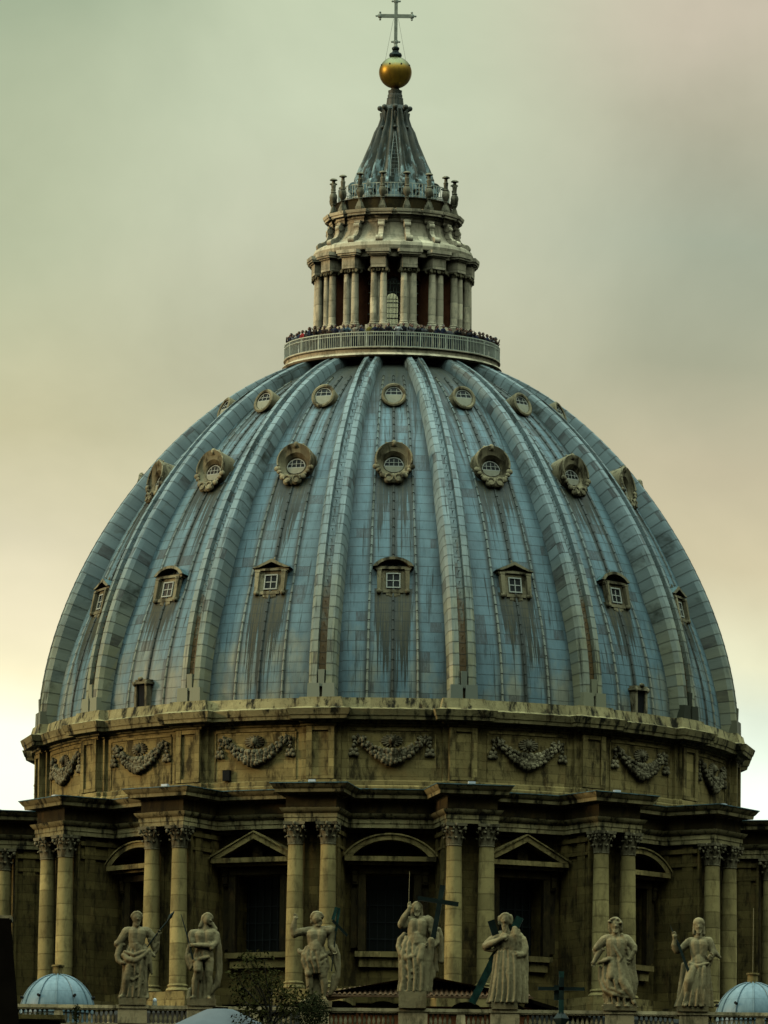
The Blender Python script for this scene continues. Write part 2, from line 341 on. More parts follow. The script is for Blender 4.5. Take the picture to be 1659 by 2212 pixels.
    def band(s, A, B, y0, y1):        # strip between two xz polylines, thick in y
        n = len(A); vs = [(x, y0, z) for x, z in A] + [(x, y0, z) for x, z in B] + [(x, y1, z) for x, z in A] + [(x, y1, z) for x, z in B]; fs = []
        for i in range(n - 1):
            fs += [(i, i + 1, n + i + 1, n + i), (2 * n + i, 3 * n + i, 3 * n + i + 1, 2 * n + i + 1), (i, 2 * n + i, 2 * n + i + 1, i + 1), (n + i, n + i + 1, 3 * n + i + 1, 3 * n + i)]
        fs += [(0, n, 3 * n, 2 * n), (n - 1, 3 * n - 1, 4 * n - 1, 2 * n - 1)]
        return s.add(vs, fs)
    def molding(s, plan, prof, closed=True):   # plan: ccw list of (x,y); prof: (offset outward, z)
        n = len(plan); P_ = [Vector(p) for p in plan]; N = []
        for i in range(n):
            def nrm(a, b): e = (b - a).normalized(); return Vector((e.y, -e.x))
            if closed or 0 < i < n - 1: n1 = nrm(P_[i - 1], P_[i]); n2 = nrm(P_[i], P_[(i + 1) % n])
            elif i == 0: n1 = n2 = nrm(P_[0], P_[1])
            else: n1 = n2 = nrm(P_[-2], P_[-1])
            b = (n1 + n2); b = b / max(.35, b.dot(n1)); N.append(b)
        L = len(prof); vs = [(P_[i].x + N[i].x * o_, P_[i].y + N[i].y * o_, z) for i in range(n) for o_, z in prof]; fs = []
        for i in range(n if closed else n - 1):
            j = (i + 1) % n
            for k in range(L - 1): fs.append((i * L + k, j * L + k, j * L + k + 1, i * L + k + 1))
        return s.add(vs, fs)
    def mesh(s, name, mat, smooth=30):
        me = bpy.data.meshes.new(name); me.from_pydata(s.v, [], s.f); me.materials.append(MATS[mat] if isinstance(mat, str) else mat)
        for k, a in s.at.items():
            at = me.attributes.new(k, 'FLOAT', 'POINT'); at.data.foreach_set('value', a)
        if smooth: me.shade_smooth(); me.set_sharp_from_angle(angle=rad(smooth))
        me.update(); return me
    def obj(s, name, mat, parent=None, rz=None, smooth=30, loc=None):
        return link(name, s.mesh(name, mat, smooth), parent, rz, loc)
def link(name, me, parent=None, rz=None, loc=None):
    o = bpy.data.objects.new(name, me); sc.collection.objects.link(o)
    if parent: o.parent = parent
    if rz is not None: o.rotation_euler.z = rz
    if loc is not None: o.location = loc
    return o
def tag(o, label=None, cat=None, group=None, kind=None):
    for k, v in (('label', label), ('category', cat), ('group', group), ('kind', kind)):
        if v: o[k] = v
    return o
def thing(name, label, cat, loc=(0, 0, 0), rz=0, group=None):
    return tag(link(name, None, None, rz, loc), label, cat, group)
def dup(o, parent=None, rz=None, loc=None):      # copy with all descendants
    c = o.copy(); sc.collection.objects.link(c)
    if parent: c.parent = parent
    if rz is not None: c.rotation_euler.z = rz
    if loc is not None: c.location = loc
    for ch in list(o.children): dup(ch, c)
    return c
def lerp(a, b, t_): return a + (b - a) * t_

# ------------------------------------------------------------------ ground and roofs
g = MB(); g.add([(-6000, -6000, 0), (6000, -6000, 0), (6000, 6000, 0), (-6000, 6000, 0)], [(0, 1, 2, 3)])
tag(g.obj('ground', 'paving', smooth=0), kind='structure')

# ================================================================== THE BASILICA
B = thing('domed_basilica', 'great ribbed lead dome on a columned stone drum, topped by a lantern and cross', 'basilica', (0, 0, 0), rad(.7))
N16 = 2 * PI / 16
RIBS = [(k + .5) * N16 for k in range(-8, 8)]
BAYS = [k * N16 for k in range(-8, 8)]
CR = [-5.7792, 14.6608, -26.4143, -0.692, 26.1054]; CZ = [-5.6816, 5.1787, -7.5558, 35.5705, 84.1785]
def prof_pt(t_, off):       # off: metres inward from the rib crest
    e = 1e-3
    R = np.polyval(CR, t_); Z = np.polyval(CZ, t_)
    dR = np.polyval(CR, t_ + e) - np.polyval(CR, t_ - e); dZ = np.polyval(CZ, t_ + e) - np.polyval(CZ, t_ - e); L = math.hypot(dR, dZ)
    return R - dZ / L * off, Z + dR / L * off, dZ / L, -dR / L
LEN = 34.6
def OFFS(t_): return float(np.interp(t_, [0, .12, .28, .55, .8, 1], [1.05, 1.25, 1.55, 1.18, .92, .75]))    # how deep the webs lie below the rib crests
# shell
mb = MB(); lat = []; arc = []; bayA = []; fuA = []; rollA = []
NS, NU = 70, 12
for bi, th in enumerate(BAYS):
    base = len(mb.v); vs = []; fs = []
    for j in range(NS + 1):
        t_ = -.004 + (1.03 + .004) * j / NS; R, Z, _, _ = prof_pt(t_, OFFS(t_))
        for i in range(NU + 1):
            fu = -.5 + i / NU; a = th + fu * N16
            vs.append((R * math.sin(a), -R * math.cos(a), Z)); lat.append(fu * N16 * R); arc.append(t_ * LEN); bayA.append(bi); fuA.append(fu); rollA.append(0)
    for j in range(NS):
        for i in range(NU): k = j * (NU + 1) + i; fs.append((k, k + 1, k + NU + 2, k + NU + 1))
    mb.add(vs, fs)
    for fu in (-.185, 0, .185):              # standing rolls, lead lapped course by course
        a = th + fu * N16; nj = 43; vs = []; fs = []
        for j in range(nj):
            for q, (rad_, pr) in enumerate(((.10, .085), (.075, .05))):
                t_ = (j + q * .98) * .8 / LEN
                if t_ > .93: break
                R, Z, nR, nZ = prof_pt(t_, OFFS(t_))
                for k in range(5):
                    b_ = PI * k / 4; dx = rad_ * math.cos(b_) * -1; dn = pr * 1.6 * math.sin(b_)
                    Rn = R + nR * dn; Zn = Z + nZ * dn
                    vs.append((Rn * math.sin(a) + dx * math.cos(a), -Rn * math.cos(a) + dx * math.sin(a), Zn))
                    lat.append(fu * N16 * R + dx); arc.append(t_ * LEN); bayA.append(bi); fuA.append(fu + .09); rollA.append(1)
        for j in range(len(vs) // 5 - 1):
            for k in range(4): i0 = j * 5 + k; fs.append((i0, i0 + 1, i0 + 6, i0 + 5))
        mb.add(vs, fs)
mb.at = dict(lat=lat, arc=arc, bay=bayA, fu=fuA, roll=rollA)
mb.obj('dome_shell', 'lead_sheet', B)
# rib
SEC = [(-1.06, 1.8), (-1.0, .36), (-.80, .06), (-.34, 0), (-.25, .32), (.25, .32), (.34, 0), (.80, .06), (1.0, .36), (1.06, 1.8)]
mb = MB(); lat = []; arc = []; bayA = []; fuA = []; vs = []; fs = []; nrow = 0
rows = []
for j in range(41):
    rows += [(j * .86, .016), ((j + .995) * .86, 0.0)]
for s_, lip in rows:
    t_ = s_ / LEN
    if t_ > 1.02: break
    hw = float(np.interp(t_, [0, .45, .95], [.98, .93, .68]))
    for x, o_ in SEC:
        off = o_ - (lip if o_ < .9 else 0); R, Z, _, _ = prof_pt(t_, off)
        xx = x * hw * (1 + lip * .6)
        vs.append((xx, -R, Z)); lat.append(xx + 3); arc.append(s_); bayA.append(0); fuA.append(x * .5)
    nrow += 1
for j in range(nrow - 1):
    for i in range(len(SEC) - 1): k = j * len(SEC) + i; fs.append((k, k + 1, k + len(SEC) + 1, k + len(SEC)))
mb.add(vs, fs)
def pad(k):
    while len(lat) < len(mb.v): lat.append(3.0); arc.append(k); bayA.append(0); fuA.append(.3)
for j in range(1, 40):                       # climbing pegs in the groove
    t_ = (j + .55) * .86 / LEN
    R, Z, nR, nZ = prof_pt(t_, .28)
    mb.bar((.0, -R, Z), (.0, -R - nR * .22, Z + nZ * .22), .04); mb.bar((-.08, -R - nR * .2, Z + nZ * .2), (.08, -R - nR * .2, Z + nZ * .2), .04)
    while len(lat) < len(mb.v): lat.append(3); arc.append(t_ * LEN); bayA.append(0); fuA.append(.0)
for x in (-.62, .62):                        # shoes at the foot
    R, Z, _, _ = prof_pt(.012, 0)
    mb.box((x * .88, -R + .30, Z + .10), (.92, .8, 1.3), tap=.92)
R, Z, _, _ = prof_pt(.03, 0); mb.box((0, -R + .34, Z + .5), (.42, .7, 1.2), tap=1.1)
pad(.4)
mb.at = dict(lat=lat, arc=arc, bay=bayA, fu=fuA)
rib = mb.obj('rib', 'lead_rib', B, RIBS[0])
for a in RIBS[1:]: dup(rib, B, a)

def tilt(o, py, pz, ang, zs=1.0, dy=0.0, dz=0.0):     # lean a dormer back against the slope
    c_, s_ = math.cos(ang), math.sin(ang)
    def go(q):
        for v_ in q.data.vertices:
            y = v_.co.y - py; z = (v_.co.z - pz) * zs
            v_.co.y = py + y * c_ + z * s_ + dy; v_.co.z = pz + z * c_ - y * s_ + dz
        q.data.update()
        for ch in q.children: go(ch)
    go(o)
FRONT = [a for a in BAYS if abs(a) < rad(115)]
def shellR(z, off=.5):
    best = None
    for k in range(0, 201):
        t_ = k / 195; R, Z, _, _ = prof_pt(t_, off)
        if Z >= z: return R
    return R

# ---- lower dormers (aedicules)
def low_dormer(kind):
    RF = 24.45; F = -RF
    root = MB()
    # body going back into the shell
    root.box((0, F + 1.0, 93.3), (2.0, 2.0, 2.0))
    root.box((0, F + .0, 92.42), (1.5, .26, .22)); root.box((0, F - .02, 92.22), (1.0, .16, .2)); root.ell((0, F, 92.1), (.45, .12, .18))
    for sx in (-1, 1):
        root.box((sx * 1.02, F - .10, 93.2), (.26, .34, 1.35), tap=1.25); root.ell((sx * 1.02, F - .12, 92.42), (.2, .2, .2))
        root.box((sx * 1.02, F - .1, 93.98), (.40, .4, .14))
    root.box((0, F + .7, 94.12), (2.62, 1.7, .16))
    e = root.obj('dormer', 'travertine_carved', B)
    p = MB()
    if kind == 'seg':
        A = [(1.46 * math.sin(q), 93.72 + .98 * math.cos(q) * 1.0) for q in np.linspace(-1.12, 1.12, 13)]
        A = [(1.46 * x / 1.314, 94.2 + (z - 94.147) * 1.25) for x, z in A]
        Bm = [(x * .80, 94.2 + (z - 94.2) * .72) for x, z in A]
    else:
        A = [(-1.45, 94.2), (-.7, 94.52), (0, 94.86), (.7, 94.52), (1.45, 94.2)]; Bm = [(-1.05, 94.2), (-.5, 94.41), (0, 94.62), (.5, 94.41), (1.05, 94.2)]
    p.band(A, Bm, F - .32, F + 1.9)
    p.prism(Bm[::-1], F + .55, F + 1.9)
    p.ell((0, F + .2, A[len(A) // 2][1] + .1), (.07, .07, .18))
    p.obj('pediment', 'travertine_carved', e)
    r = MB(); r.band([(x * 1.02, z + .03) for x, z in A], [(x, z + .002) for x, z in A], F - .28, F + 2.4); r.obj('roof', 'lead_trim', e)
    fm = MB()
    for x in (-.47, .47): fm.box((x, F - .03, 93.22), (.08, .12, 1.06))
    for z in (92.71, 93.73): fm.box((0, F - .034, z), (1.02, .12, .08))
    fm.box((0, F - .02, 93.22), (.06, .07, 1.0)); fm.box((0, F - .024, 93.22), (.9, .07, .06))
    fr_ = fm.obj('window_frame', 'white_paint', e)
    gl = MB(); gl.box((0, F + .015, 93.22), (.9, .04, 1.0)); gl.obj('pane', 'glass_dark', fr_)
    return e
segD = low_dormer('seg'); triD = low_dormer('tri'); used = set()
for q_ in (segD, triD): tilt(q_, -24.45, 92.1, rad(13), 1.04, 1.36, -.12)
for a in FRONT:
    k = round(a / N16); src = segD if k % 2 == 0 else triD
    if id(src) in used: dup(src, B, a)
    else: src.rotation_euler.z = a; used.add(id(src))

# ---- middle dormers (scalloped hoods round an oval light)
F = -20.12
e = MB(); cz = 102.35
nA = 28; ring = lambda rx, rz_, y, zc, k=1.0: [(rx * (abs(math.cos(q)) ** k if math.sin(q) < 0 else abs(math.cos(q))) * (1 if math.cos(q) > 0 else -1), y - (.22 * max(0, math.sin(q)) if k < 1 and y < F + .2 else 0), zc + rz_ * math.sin(q)) for q in [2 * PI * i / nA for i in range(nA)]]
secs = [ring(1.36, 1.20, F + 2.6, cz + .05, .55), ring(1.40, 1.24, F - .05, cz + .05, .55), ring(1.36, 1.20, F - .16, cz + .04, .55), ring(1.31, 1.15, F - .13, cz + .02, .55), ring(1.18, 1.02, F + .02, cz - .02, .6), ring(.95, .80, F + .13, cz - .14, .8), ring(.80, .62, F + .24, cz - .2), ring(.76, .62, F + .20, cz - .2), ring(.72, .58, F + .34, cz - .2)]
vs = sum(secs, []); fs = []
for j in range(len(secs) - 1):
    for i in range(nA): a_ = j * nA + i; b_ = j * nA + (i + 1) % nA; fs.append((a_, b_, b_ + nA, a_ + nA))
fs.append(tuple(range((len(secs) - 1) * nA, len(secs) * nA)))
e.add(vs, fs)
md = e.obj('dormer', 'travertine_carved', B, FRONT[0])
v = MB()      # volutes, shells and mask
for sx in (-1, 1):
    for (x, z, r) in ((1.28, 101.85, .26), (1.12, 101.62, .2), (.34, 100.90, .38), (.76, 101.22, .27), (0, 100.78, .22), (.95, 101.42, .13), (.3, 103.45, .17), (.52, 103.55, .12)):
        v.ell((sx * x, F - .12, z), (r, r * .6, r * .8)); v.lathe([(.01, 0)], 3) if False else None
    pts = [(sx * (.36 + .27 * math.cos(q)), F - .30, 101.0 + .25 * math.sin(q)) for q in np.linspace(0, 5.2, 9)]
    v.tube(pts, .07)
    pts = [(sx * (1.30 * math.cos(q)), F - .24, cz + .05 + 1.18 * math.sin(q)) for q in np.linspace(-.3, 1.35, 9)]
    v.tube(pts, .07)
v.ell((0, F - .2, 103.52), (.2, .2, .24)); v.ell((0, F - .1, 101.1), (.14, .14, .22)); v.ell((0, F - .1, 103.36), (.4, .16, .12))
v.obj('scrollwork', 'travertine_carved', md)
v = MB(); v.lathe([(.02, 0)], 3) if False else None
hw = .62
v.box((0, F + .27, cz - .32), (1.36, .05, .05))
for x in (-.34, 0, .34): v.box((x, F + .272, cz - .32 + .27), (.04, .04, .54))
v.band([(.72 * math.cos(q), cz - .32 + .66 * math.sin(q)) for q in np.linspace(0, PI, 13)], [(.66 * math.cos(q), cz - .32 + .60 * math.sin(q)) for q in np.linspace(0, PI, 13)], F + .25, F + .29)
v.box((0, F + .268, cz - .05), (1.24, .04, .035))
wf = v.obj('window_frame', 'white_paint', md)
v = MB(); v.prism([(.67 * math.cos(q), cz - .32 + .62 * math.sin(q)) for q in np.linspace(0, PI, 13)], F + .30, F + .32); v.obj('pane', 'glass_dark', wf)
v = MB(); v.prism([(.68 * math.cos(q), cz - .35 + .42 * math.sin(q)) for q in np.linspace(PI, 2 * PI, 13)], F + .24, F + .32); v.obj('board', 'board_cream', md)
tilt(md, -20.12, 100.9, rad(15), 1.07, 1.15, .02)
for a in FRONT[1:]: dup(md, B, a)

# ---- top dormers (round lights)
F = -14.35; cz = 107.92
e = MB()
secs = [ring(.88, .84, F + 2.2, cz), ring(.90, .86, F + .05, cz), ring(.90, .86, F - .04, cz), ring(.80, .76, F - .10, cz), ring(.68, .64, F - .06, cz), ring(.64, .60, F + .10, cz)]
vs = sum(secs, []); fs = []
for j in range(len(secs) - 1):
    for i in range(nA): a_ = j * nA + i; b_ = j * nA + (i + 1) % nA; fs.append((a_, b_, b_ + nA, a_ + nA))
fs.append(tuple(range((len(secs) - 1) * nA, len(secs) * nA)))
e.add(vs, fs)
td = e.obj('dormer', 'travertine_carved', B, FRONT[0])
v = MB()
for x in (-.21, .21): v.box((x, F + .05, cz + .22), (.035, .04, .46))
v.box((0, F + .048, cz + .26), (1.05, .035, .035)); v.box((0, F + .046, cz - .0), (1.22, .05, .05))
v.band([(.64 * math.cos(q), cz + .60 * math.sin(q)) for q in np.linspace(0, PI, 13)], [(.58 * math.cos(q), cz + .55 * math.sin(q)) for q in np.linspace(0, PI, 13)], F + .03, F + .07)
wf = v.obj('window_frame', 'white_paint', td)
v = MB(); v.prism([(.60 * math.cos(q), cz + .56 * math.sin(q)) for q in np.linspace(0, PI, 13)], F + .078, F + .092); v.obj('pane', 'glass_dark', wf)
v = MB(); v.prism([(.62 * math.cos(q), cz - .01 + .58 * math.sin(q)) for q in np.linspace(PI, 2 * PI, 13)], F + .02, F + .09); v.box((0, F - .02, cz - .60), (.22, .1, .09)); v.obj('board', 'board_cream', td)
tilt(td, F, 107.1, rad(22), 1.12, .62, .04)
for a in FRONT[1:]: dup(td, B, a)

# ---- doors onto the foot of the dome
e = MB(); F = -25.5
for x in (-.52, .52): e.box((x, F + .4, 85.0), (.22, .8, 2.1), tap=.95)
e.box((0, F + .4, 86.1), (1.5, 1.0, .16)); e.box((0, F + .4, 86.28), (1.2, .8, .14)); e.ell((0, F, 86.4), (.25, .15, .16))
for sx in (-1, 1): e.ell((sx * .6, F, 86.05), (.14, .14, .2))
dr = e.obj('dome_door', 'travertine_carved', B, 2 * N16)
v = MB(); v.box((0, F + .32, 85.0), (.84, .3, 2.04)); v.obj('opening', 'dark_void', dr)
dup(dr, B, -2 * N16)

# ---- ring plans with break-forwards over every rib
def plan(R1, steps, narc=6):      # steps: [(halfwidth, R)] from outer to inner
    out = []
    for a in RIBS:
        c_, s_ = math.cos(a), math.sin(a)
        def pt(x, R): return (R * s_ + x * c_, -R * c_ + x * s_)
        left = []; right = []; prev = R1
        for hw, R in steps:
            left += [pt(-hw, prev), pt(-hw, R)]; right = [pt(hw, R), pt(hw, prev)] + right; prev = R
        out += left + right
        da = math.asin(steps[0][0] / R1)
        for k in range(1, narc):
            q = a + da + (N16 - 2 * da) * k / narc; out.append((R1 * math.sin(q), -R1 * math.cos(q)))
    return out
# attic of the drum
mb = MB(); mb.molding(plan(25.45, [(1.42, 25.70), (1.02, 26.0)]), [(.34, 77.6), (.34, 78.0), (.22, 78.12), (.20, 78.4), (.06, 78.46), (0, 78.5), (0, 82.32), (.10, 82.36), (.12, 82.5)])
mb.obj('attic_wall', 'travertine', B, smooth=25)
mb = MB(); mb.molding(plan(25.45, [(1.30, 26.05)]), [(.06, 82.5), (.22, 82.56), (.26, 82.72), (.75, 82.76), (.80, 82.98), (.86, 83.04), (.96, 83.36), (1.0, 83.48), (.48, 83.60), (.40, 83.66), (.24, 84.26), (.22, 84.36), (-.35, 84.40), (-.36, 84.2), (-1.5, 84.2)])
mb.obj('cornice', 'travertine_cornice', B, smooth=25)
# pier panels
mb = MB()
for x in (-.80, .80): mb.box((x, -26.08, 80.4), (.40, .20, 3.76))
mb.box((0, -26.06, 82.14), (1.2, .16, .28)); mb.box((0, -26.06, 78.65), (1.2, .16, .26))
pp = mb.obj('pier_panel', 'travertine', B, RIBS[0])
for a in RIBS[1:]: dup(pp, B, a)
# attic frames and garlands
def cx(x, R, z): a = x / R; return (R * math.sin(a), -R * math.cos(a), z)
mb = MB()
for (x0, z0, x1, z1, w_) in ((-3.05, 82.1, 3.05, 82.1, .16), (-3.1, 78.6, -3.1, 82.0, .09), (3.1, 78.6, 3.1, 82.0, .09)):
    n_ = 8
    for i in range(n_): mb.bar(cx(lerp(x0, x1, i / n_), 25.47, lerp(z0, z1, i / n_)), cx(lerp(x0, x1, (i + 1) / n_), 25.47, lerp(z0, z1, (i + 1) / n_)), w_, .12, up=(0, 1, 0))
pf = mb.obj('panel_frame', 'travertine', B, BAYS[0])
random.seed(5)
mb = MB()
for i in range(17):
    q = i / 16 * 2 - 1; x = q * 2.35; z = 80.12 + 1.32 * abs(q) ** 1.9
    r = .20 + .18 * (1 - abs(q))
    for k in range(5): mb.ell(cx(x + random.uniform(-.07, .07), 25.54 + .18 * random.random(), z + (k - 2) * r * .55), (r * random.uniform(.45, .75), r * .8, r * random.uniform(.5, .8)), 8, 6)
    if i % 2: mb.ell(cx(x, 25.75, z - r * .9), (.16, .16, .16), 8, 6)
for sx in (-1, 1):
    for (dx, z, r) in ((0, 81.5, .16), (.05, 81.2, .11), (0, 80.95, .14), (-.15, 80.62, .17), (.16, 80.62, .17), (0, 80.4, .2), (-.24, 80.32, .16), (.24, 80.32, .16)):
        mb.ell(cx(sx * 2.72 + dx, 25.58, z), (r, r * .9, r), 8, 6)
    for k in range(6): mb.ell(cx(sx * (1.9 + .14 * k), 25.5, 81.5 + .1 * math.sin(k * 2)), (.14, .12, .1), 8, 6)
    pts = [cx(sx * (2.55 + .12 * math.sin(i)), 25.56, 81.6 - i * .14) for i in range(5)]; mb.tube(pts, .06)
mb.obj('garland', 'travertine_carved', pf)
mb = MB(); mb.ell(cx(0, 25.6, 81.32), (.24, .26, .32)); mb.ell(cx(0, 25.85, 81.28), (.07, .08, .1))
for i in range(15):
    a = PI * 2 * i / 15; mb.cap(cx(.25 * math.cos(a), 25.52, 81.3 + .25 * math.sin(a)), .09, cx(.72 * math.cos(a), 25.5, 81.3 + .42 * math.sin(a)), .07, 8)
mb.obj('lion_mask', 'travertine_carved', pf)
for a in BAYS[1:]: dup(pf, B, a)
mb = MB(); mb.box((0, -25.62, 78.95), (.55, .3, .75)); hole = mb.obj('vent_opening', 'dark_void', B, rad(-27.2))

# ---- drum: entablature
EP = plan(25.0, [(1.78, 29.25)], 8)
mb = MB(); mb.molding(EP, [(-.3, 75.1), (.10, 75.1), (.10, 75.4), (.15, 75.42), (.15, 75.72), (.24, 75.78), (.38, 75.98), (.42, 76.08), (.0, 76.12), (.0, 76.16), (.0, 76.98), (.12, 77.04), (.16, 77.12), (.70, 77.16), (.74, 77.40), (.80, 77.44), (.98, 77.70), (1.02, 77.78), (-1.6, 77.86)])
mb.obj('entablature', 'travertine_cornice', B, smooth=25)
mb = MB(); mb.molding(EP, [(-.1, 76.17), (.03, 76.17), (.03, 76.97), (-.1, 76.97)]); mb.obj('frieze', 'soot_shade_travertine', B, smooth=25)
mb = MB(); mb.molding(EP, [(1.05, 77.76), (1.05, 77.82), (-1.65, 77.98)]); mb.obj('entablature_flashing', 'lead_trim', B, smooth=25)
# spur walls with responds
mb = MB()
mb.box((0, -25.9, 69.2), (3.0, 3.8, 12.2))
for sx in (-1, 1):
    mb.box((sx * 1.16, -27.84, 69.2), (.95, .16, 12.0))
    for y in (-26.9, -24.9): mb.box((sx * 1.56, y, 69.1), (.14, .9, 12.0))
    mb.box((sx * 1.6, -25.9, 73.6), (.12, 3.6, .2)); mb.box((sx * 1.6, -25.9, 74.6), (.22, 3.7, .3))
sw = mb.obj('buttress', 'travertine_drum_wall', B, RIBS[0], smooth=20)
mb = MB(); mb.box((0, -27.4, 63.0), (4.9, 4.6, .5)); mb.box((0, -27.4, 62.2), (5.2, 5.0, 1.2)); mb.obj('plinth', 'travertine', sw)
# capital mesh
def capital(r, h, sc_ab=1.0):
    c = MB(); c.lathe([(r * .98, 0), (r * 1.08, .02 * h), (r * 1.08, .06 * h), (r * .92, .09 * h), (r * .95, .5 * h), (r * 1.12, .80 * h), (r * 1.2, .86 * h)], 16)
    n_ = 20; ab = []
    for i in range(4):
        a = PI / 4 + i * PI / 2; b = a + PI / 2
        for k in range(5):
            q = k / 5; p = Vector((math.cos(a), math.sin(a))) .lerp(Vector((math.cos(b), math.sin(b))), q) * r * 2.0
            p *= 1 - .16 * math.sin(PI * q) ; ab.append((p.x, p.y))
    L = len(ab); zt = (.87 * h, h)
    c.add([(x, y, zt[0]) for x, y in ab] + [(x * 1.04, y * 1.04, zt[1]) for x, y in ab], [tuple(range(L))[::-1], tuple(range(L, 2 * L))] + [(i, (i + 1) % L, L + (i + 1) % L, L + i) for i in range(L)])
    for row, (z0, z1, n_, ph, out) in enumerate(((.08, .40, 8, 0, 1.32), (.10, .66, 8, .5, 1.45))):
        for i in range(n_):
            a = 2 * PI * (i + ph) / n_; ca, sa = math.cos(a), math.sin(a); w_ = r * .36
            P5 = [(r * 1.0, z0 * h, w_ * .8), (r * 1.06, lerp(z0, z1, .5) * h, w_), (r * 1.16, lerp(z0, z1, .85) * h, w_ * .9), (r * out, z1 * h, w_ * .7), (r * (out + .10), (z1 - .07) * h, w_ * .35)]
            vs = []; fs = []
            for rr_, z, ww in P5:
                for q, dd in ((-1, -.05), (0, .05), (1, -.05)): R_ = rr_ + dd * r; vs.append((R_ * ca - q * ww * sa, R_ * sa + q * ww * ca, z))
            for j in range(4):
                for q in range(2): k = j * 3 + q; fs.append((k, k + 1, k + 4, k + 3))
            c.add(vs, fs); c.ell(((r * (out + .02)) * ca, (r * (out + .02)) * sa, (z1 - .03) * h), (w_ * .45, w_ * .45, h * .045), 6, 4)
    for i in range(4):
        a = PI / 4 + i * PI / 2; ca, sa = math.cos(a), math.sin(a)
        pts = [(ca * r * (1.0 + .75 * q), sa * r * (1.0 + .75 * q), h * (.50 + .34 * math.sin(q * 1.7))) for q in (0, .35, .7, 1)]
        c.tube(pts, [r * .10] * 4, 6); c.ell((ca * r * 1.72, sa * r * 1.72, h * .76), (r * .22, r * .22, h * .10), 8, 6)
        a2 = i * PI / 2; c.ell((math.cos(a2) * r * 1.35, math.sin(a2) * r * 1.35, h * .92), (r * .2, r * .2, h * .09), 8, 6)
        for q in (-1, 1): a3 = a2 + q * .28; c.ell((math.cos(a3) * r * 1.25, math.sin(a3) * r * 1.25, h * .78), (r * .14, r * .14, h * .06), 6, 5)
    return c.mesh('capital', 'travertine_carved', 40)
def column(R0, R1_, z0, z1, hb):
    c = MB(); c.box((0, 0, z0 + hb * .17), (R0 * 2.75, R0 * 2.75, hb * .34))
    c.lathe([(R0 * 1.3, z0 + hb * .34), (R0 * 1.38, z0 + hb * .45), (R0 * 1.3, z0 + hb * .6), (R0 * 1.14, z0 + hb * .66), (R0 * 1.12, z0 + hb * .76), (R0 * 1.2, z0 + hb * .84), (R0 * 1.16, z0 + hb * .94), (R0 * 1.02, z0 + hb)], 24)
    H = z1 - z0 - hb; c.lathe([(lerp(R0, R1_, max(0, (k / 14 - .3) / .7) ** 1.4), z0 + hb + H * k / 14) for k in range(15)], 24)
    return c
colm = column(.62, .53, 62.98, 73.5, .85).mesh('column', 'travertine_column', 40)
capm = capital(.54, 1.62)
cm_first = None
for sx in (-1, 1):
    c1 = link('column', colm, sw, 0, (sx * 1.17, -28.72, 0)); link('capital', capm, sw, 0, (sx * 1.17, -28.72, 73.5))
mb = MB(); mb.box((0, -28.95, 78.05), (.5, .3, .16)); mb.box((0, -28.95, 77.98), (.3, .2, .1)); mb.obj('floodlight', 'lamp_white', sw)
for a in RIBS[1:]: dup(sw, B, a)

# ---- drum wall bays with openings (thick wall, reveals, arched or flat head)
def wall_bay(mb, R, th, z0, z1, half, hw, zs, zf, n=24, splay=0.0):
    xs = sorted(set([-half + 2 * half * i / n for i in range(n + 1)] + [-hw / R, hw / R]))
    for layer, (RR, sg) in enumerate(((R, 1), (R - th, -1))):
        for i in range(len(xs) - 1):
            a, b = xs[i], xs[i + 1]; mid = (a + b) / 2
            def q(za, zb, zc, zd):
                vs = [(RR * math.sin(a), -RR * math.cos(a), za), (RR * math.sin(b), -RR * math.cos(b), zb), (RR * math.sin(b), -RR * math.cos(b), zc), (RR * math.sin(a), -RR * math.cos(a), zd)]
                mb.add(vs, [(0, 1, 2, 3) if sg > 0 else (3, 2, 1, 0)])
            if abs(mid) < hw / R:
                if zs > z0: q(z0, z0, zs, zs)
                q(zf(a * R), zf(b * R), z1, z1)
            else: q(z0, z0, z1, z1)
    k = [x for x in xs if abs(x) <= hw / R + 1e-6]
    def pp(a, RR, z): return (RR * math.sin(a), -RR * math.cos(a), z)
    for i in range(len(k) - 1):
        a, b = k[i], k[i + 1]
        mb.add([pp(a, R, zf(a * R)), pp(b, R, zf(b * R)), pp(b, R - th, zf(b * R)), pp(a, R - th, zf(a * R))], [(0, 1, 2, 3)])
        mb.add([pp(a, R, zs), pp(b, R, zs), pp(b, R - th, zs), pp(a, R - th, zs)], [(3, 2, 1, 0)])
    for a in (k[0], k[-1]): mb.add([pp(a, R, zs), pp(a, R - th, zs), pp(a, R - th, zf(a * R)), pp(a, R, zf(a * R))], [(0, 1, 2, 3)])
    return mb
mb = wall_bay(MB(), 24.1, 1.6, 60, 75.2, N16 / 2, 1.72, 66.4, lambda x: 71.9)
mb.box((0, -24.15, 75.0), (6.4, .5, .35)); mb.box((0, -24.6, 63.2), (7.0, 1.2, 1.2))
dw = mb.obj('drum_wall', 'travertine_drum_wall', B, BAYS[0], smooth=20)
for a in BAYS[1:]: dup(dw, B, a)
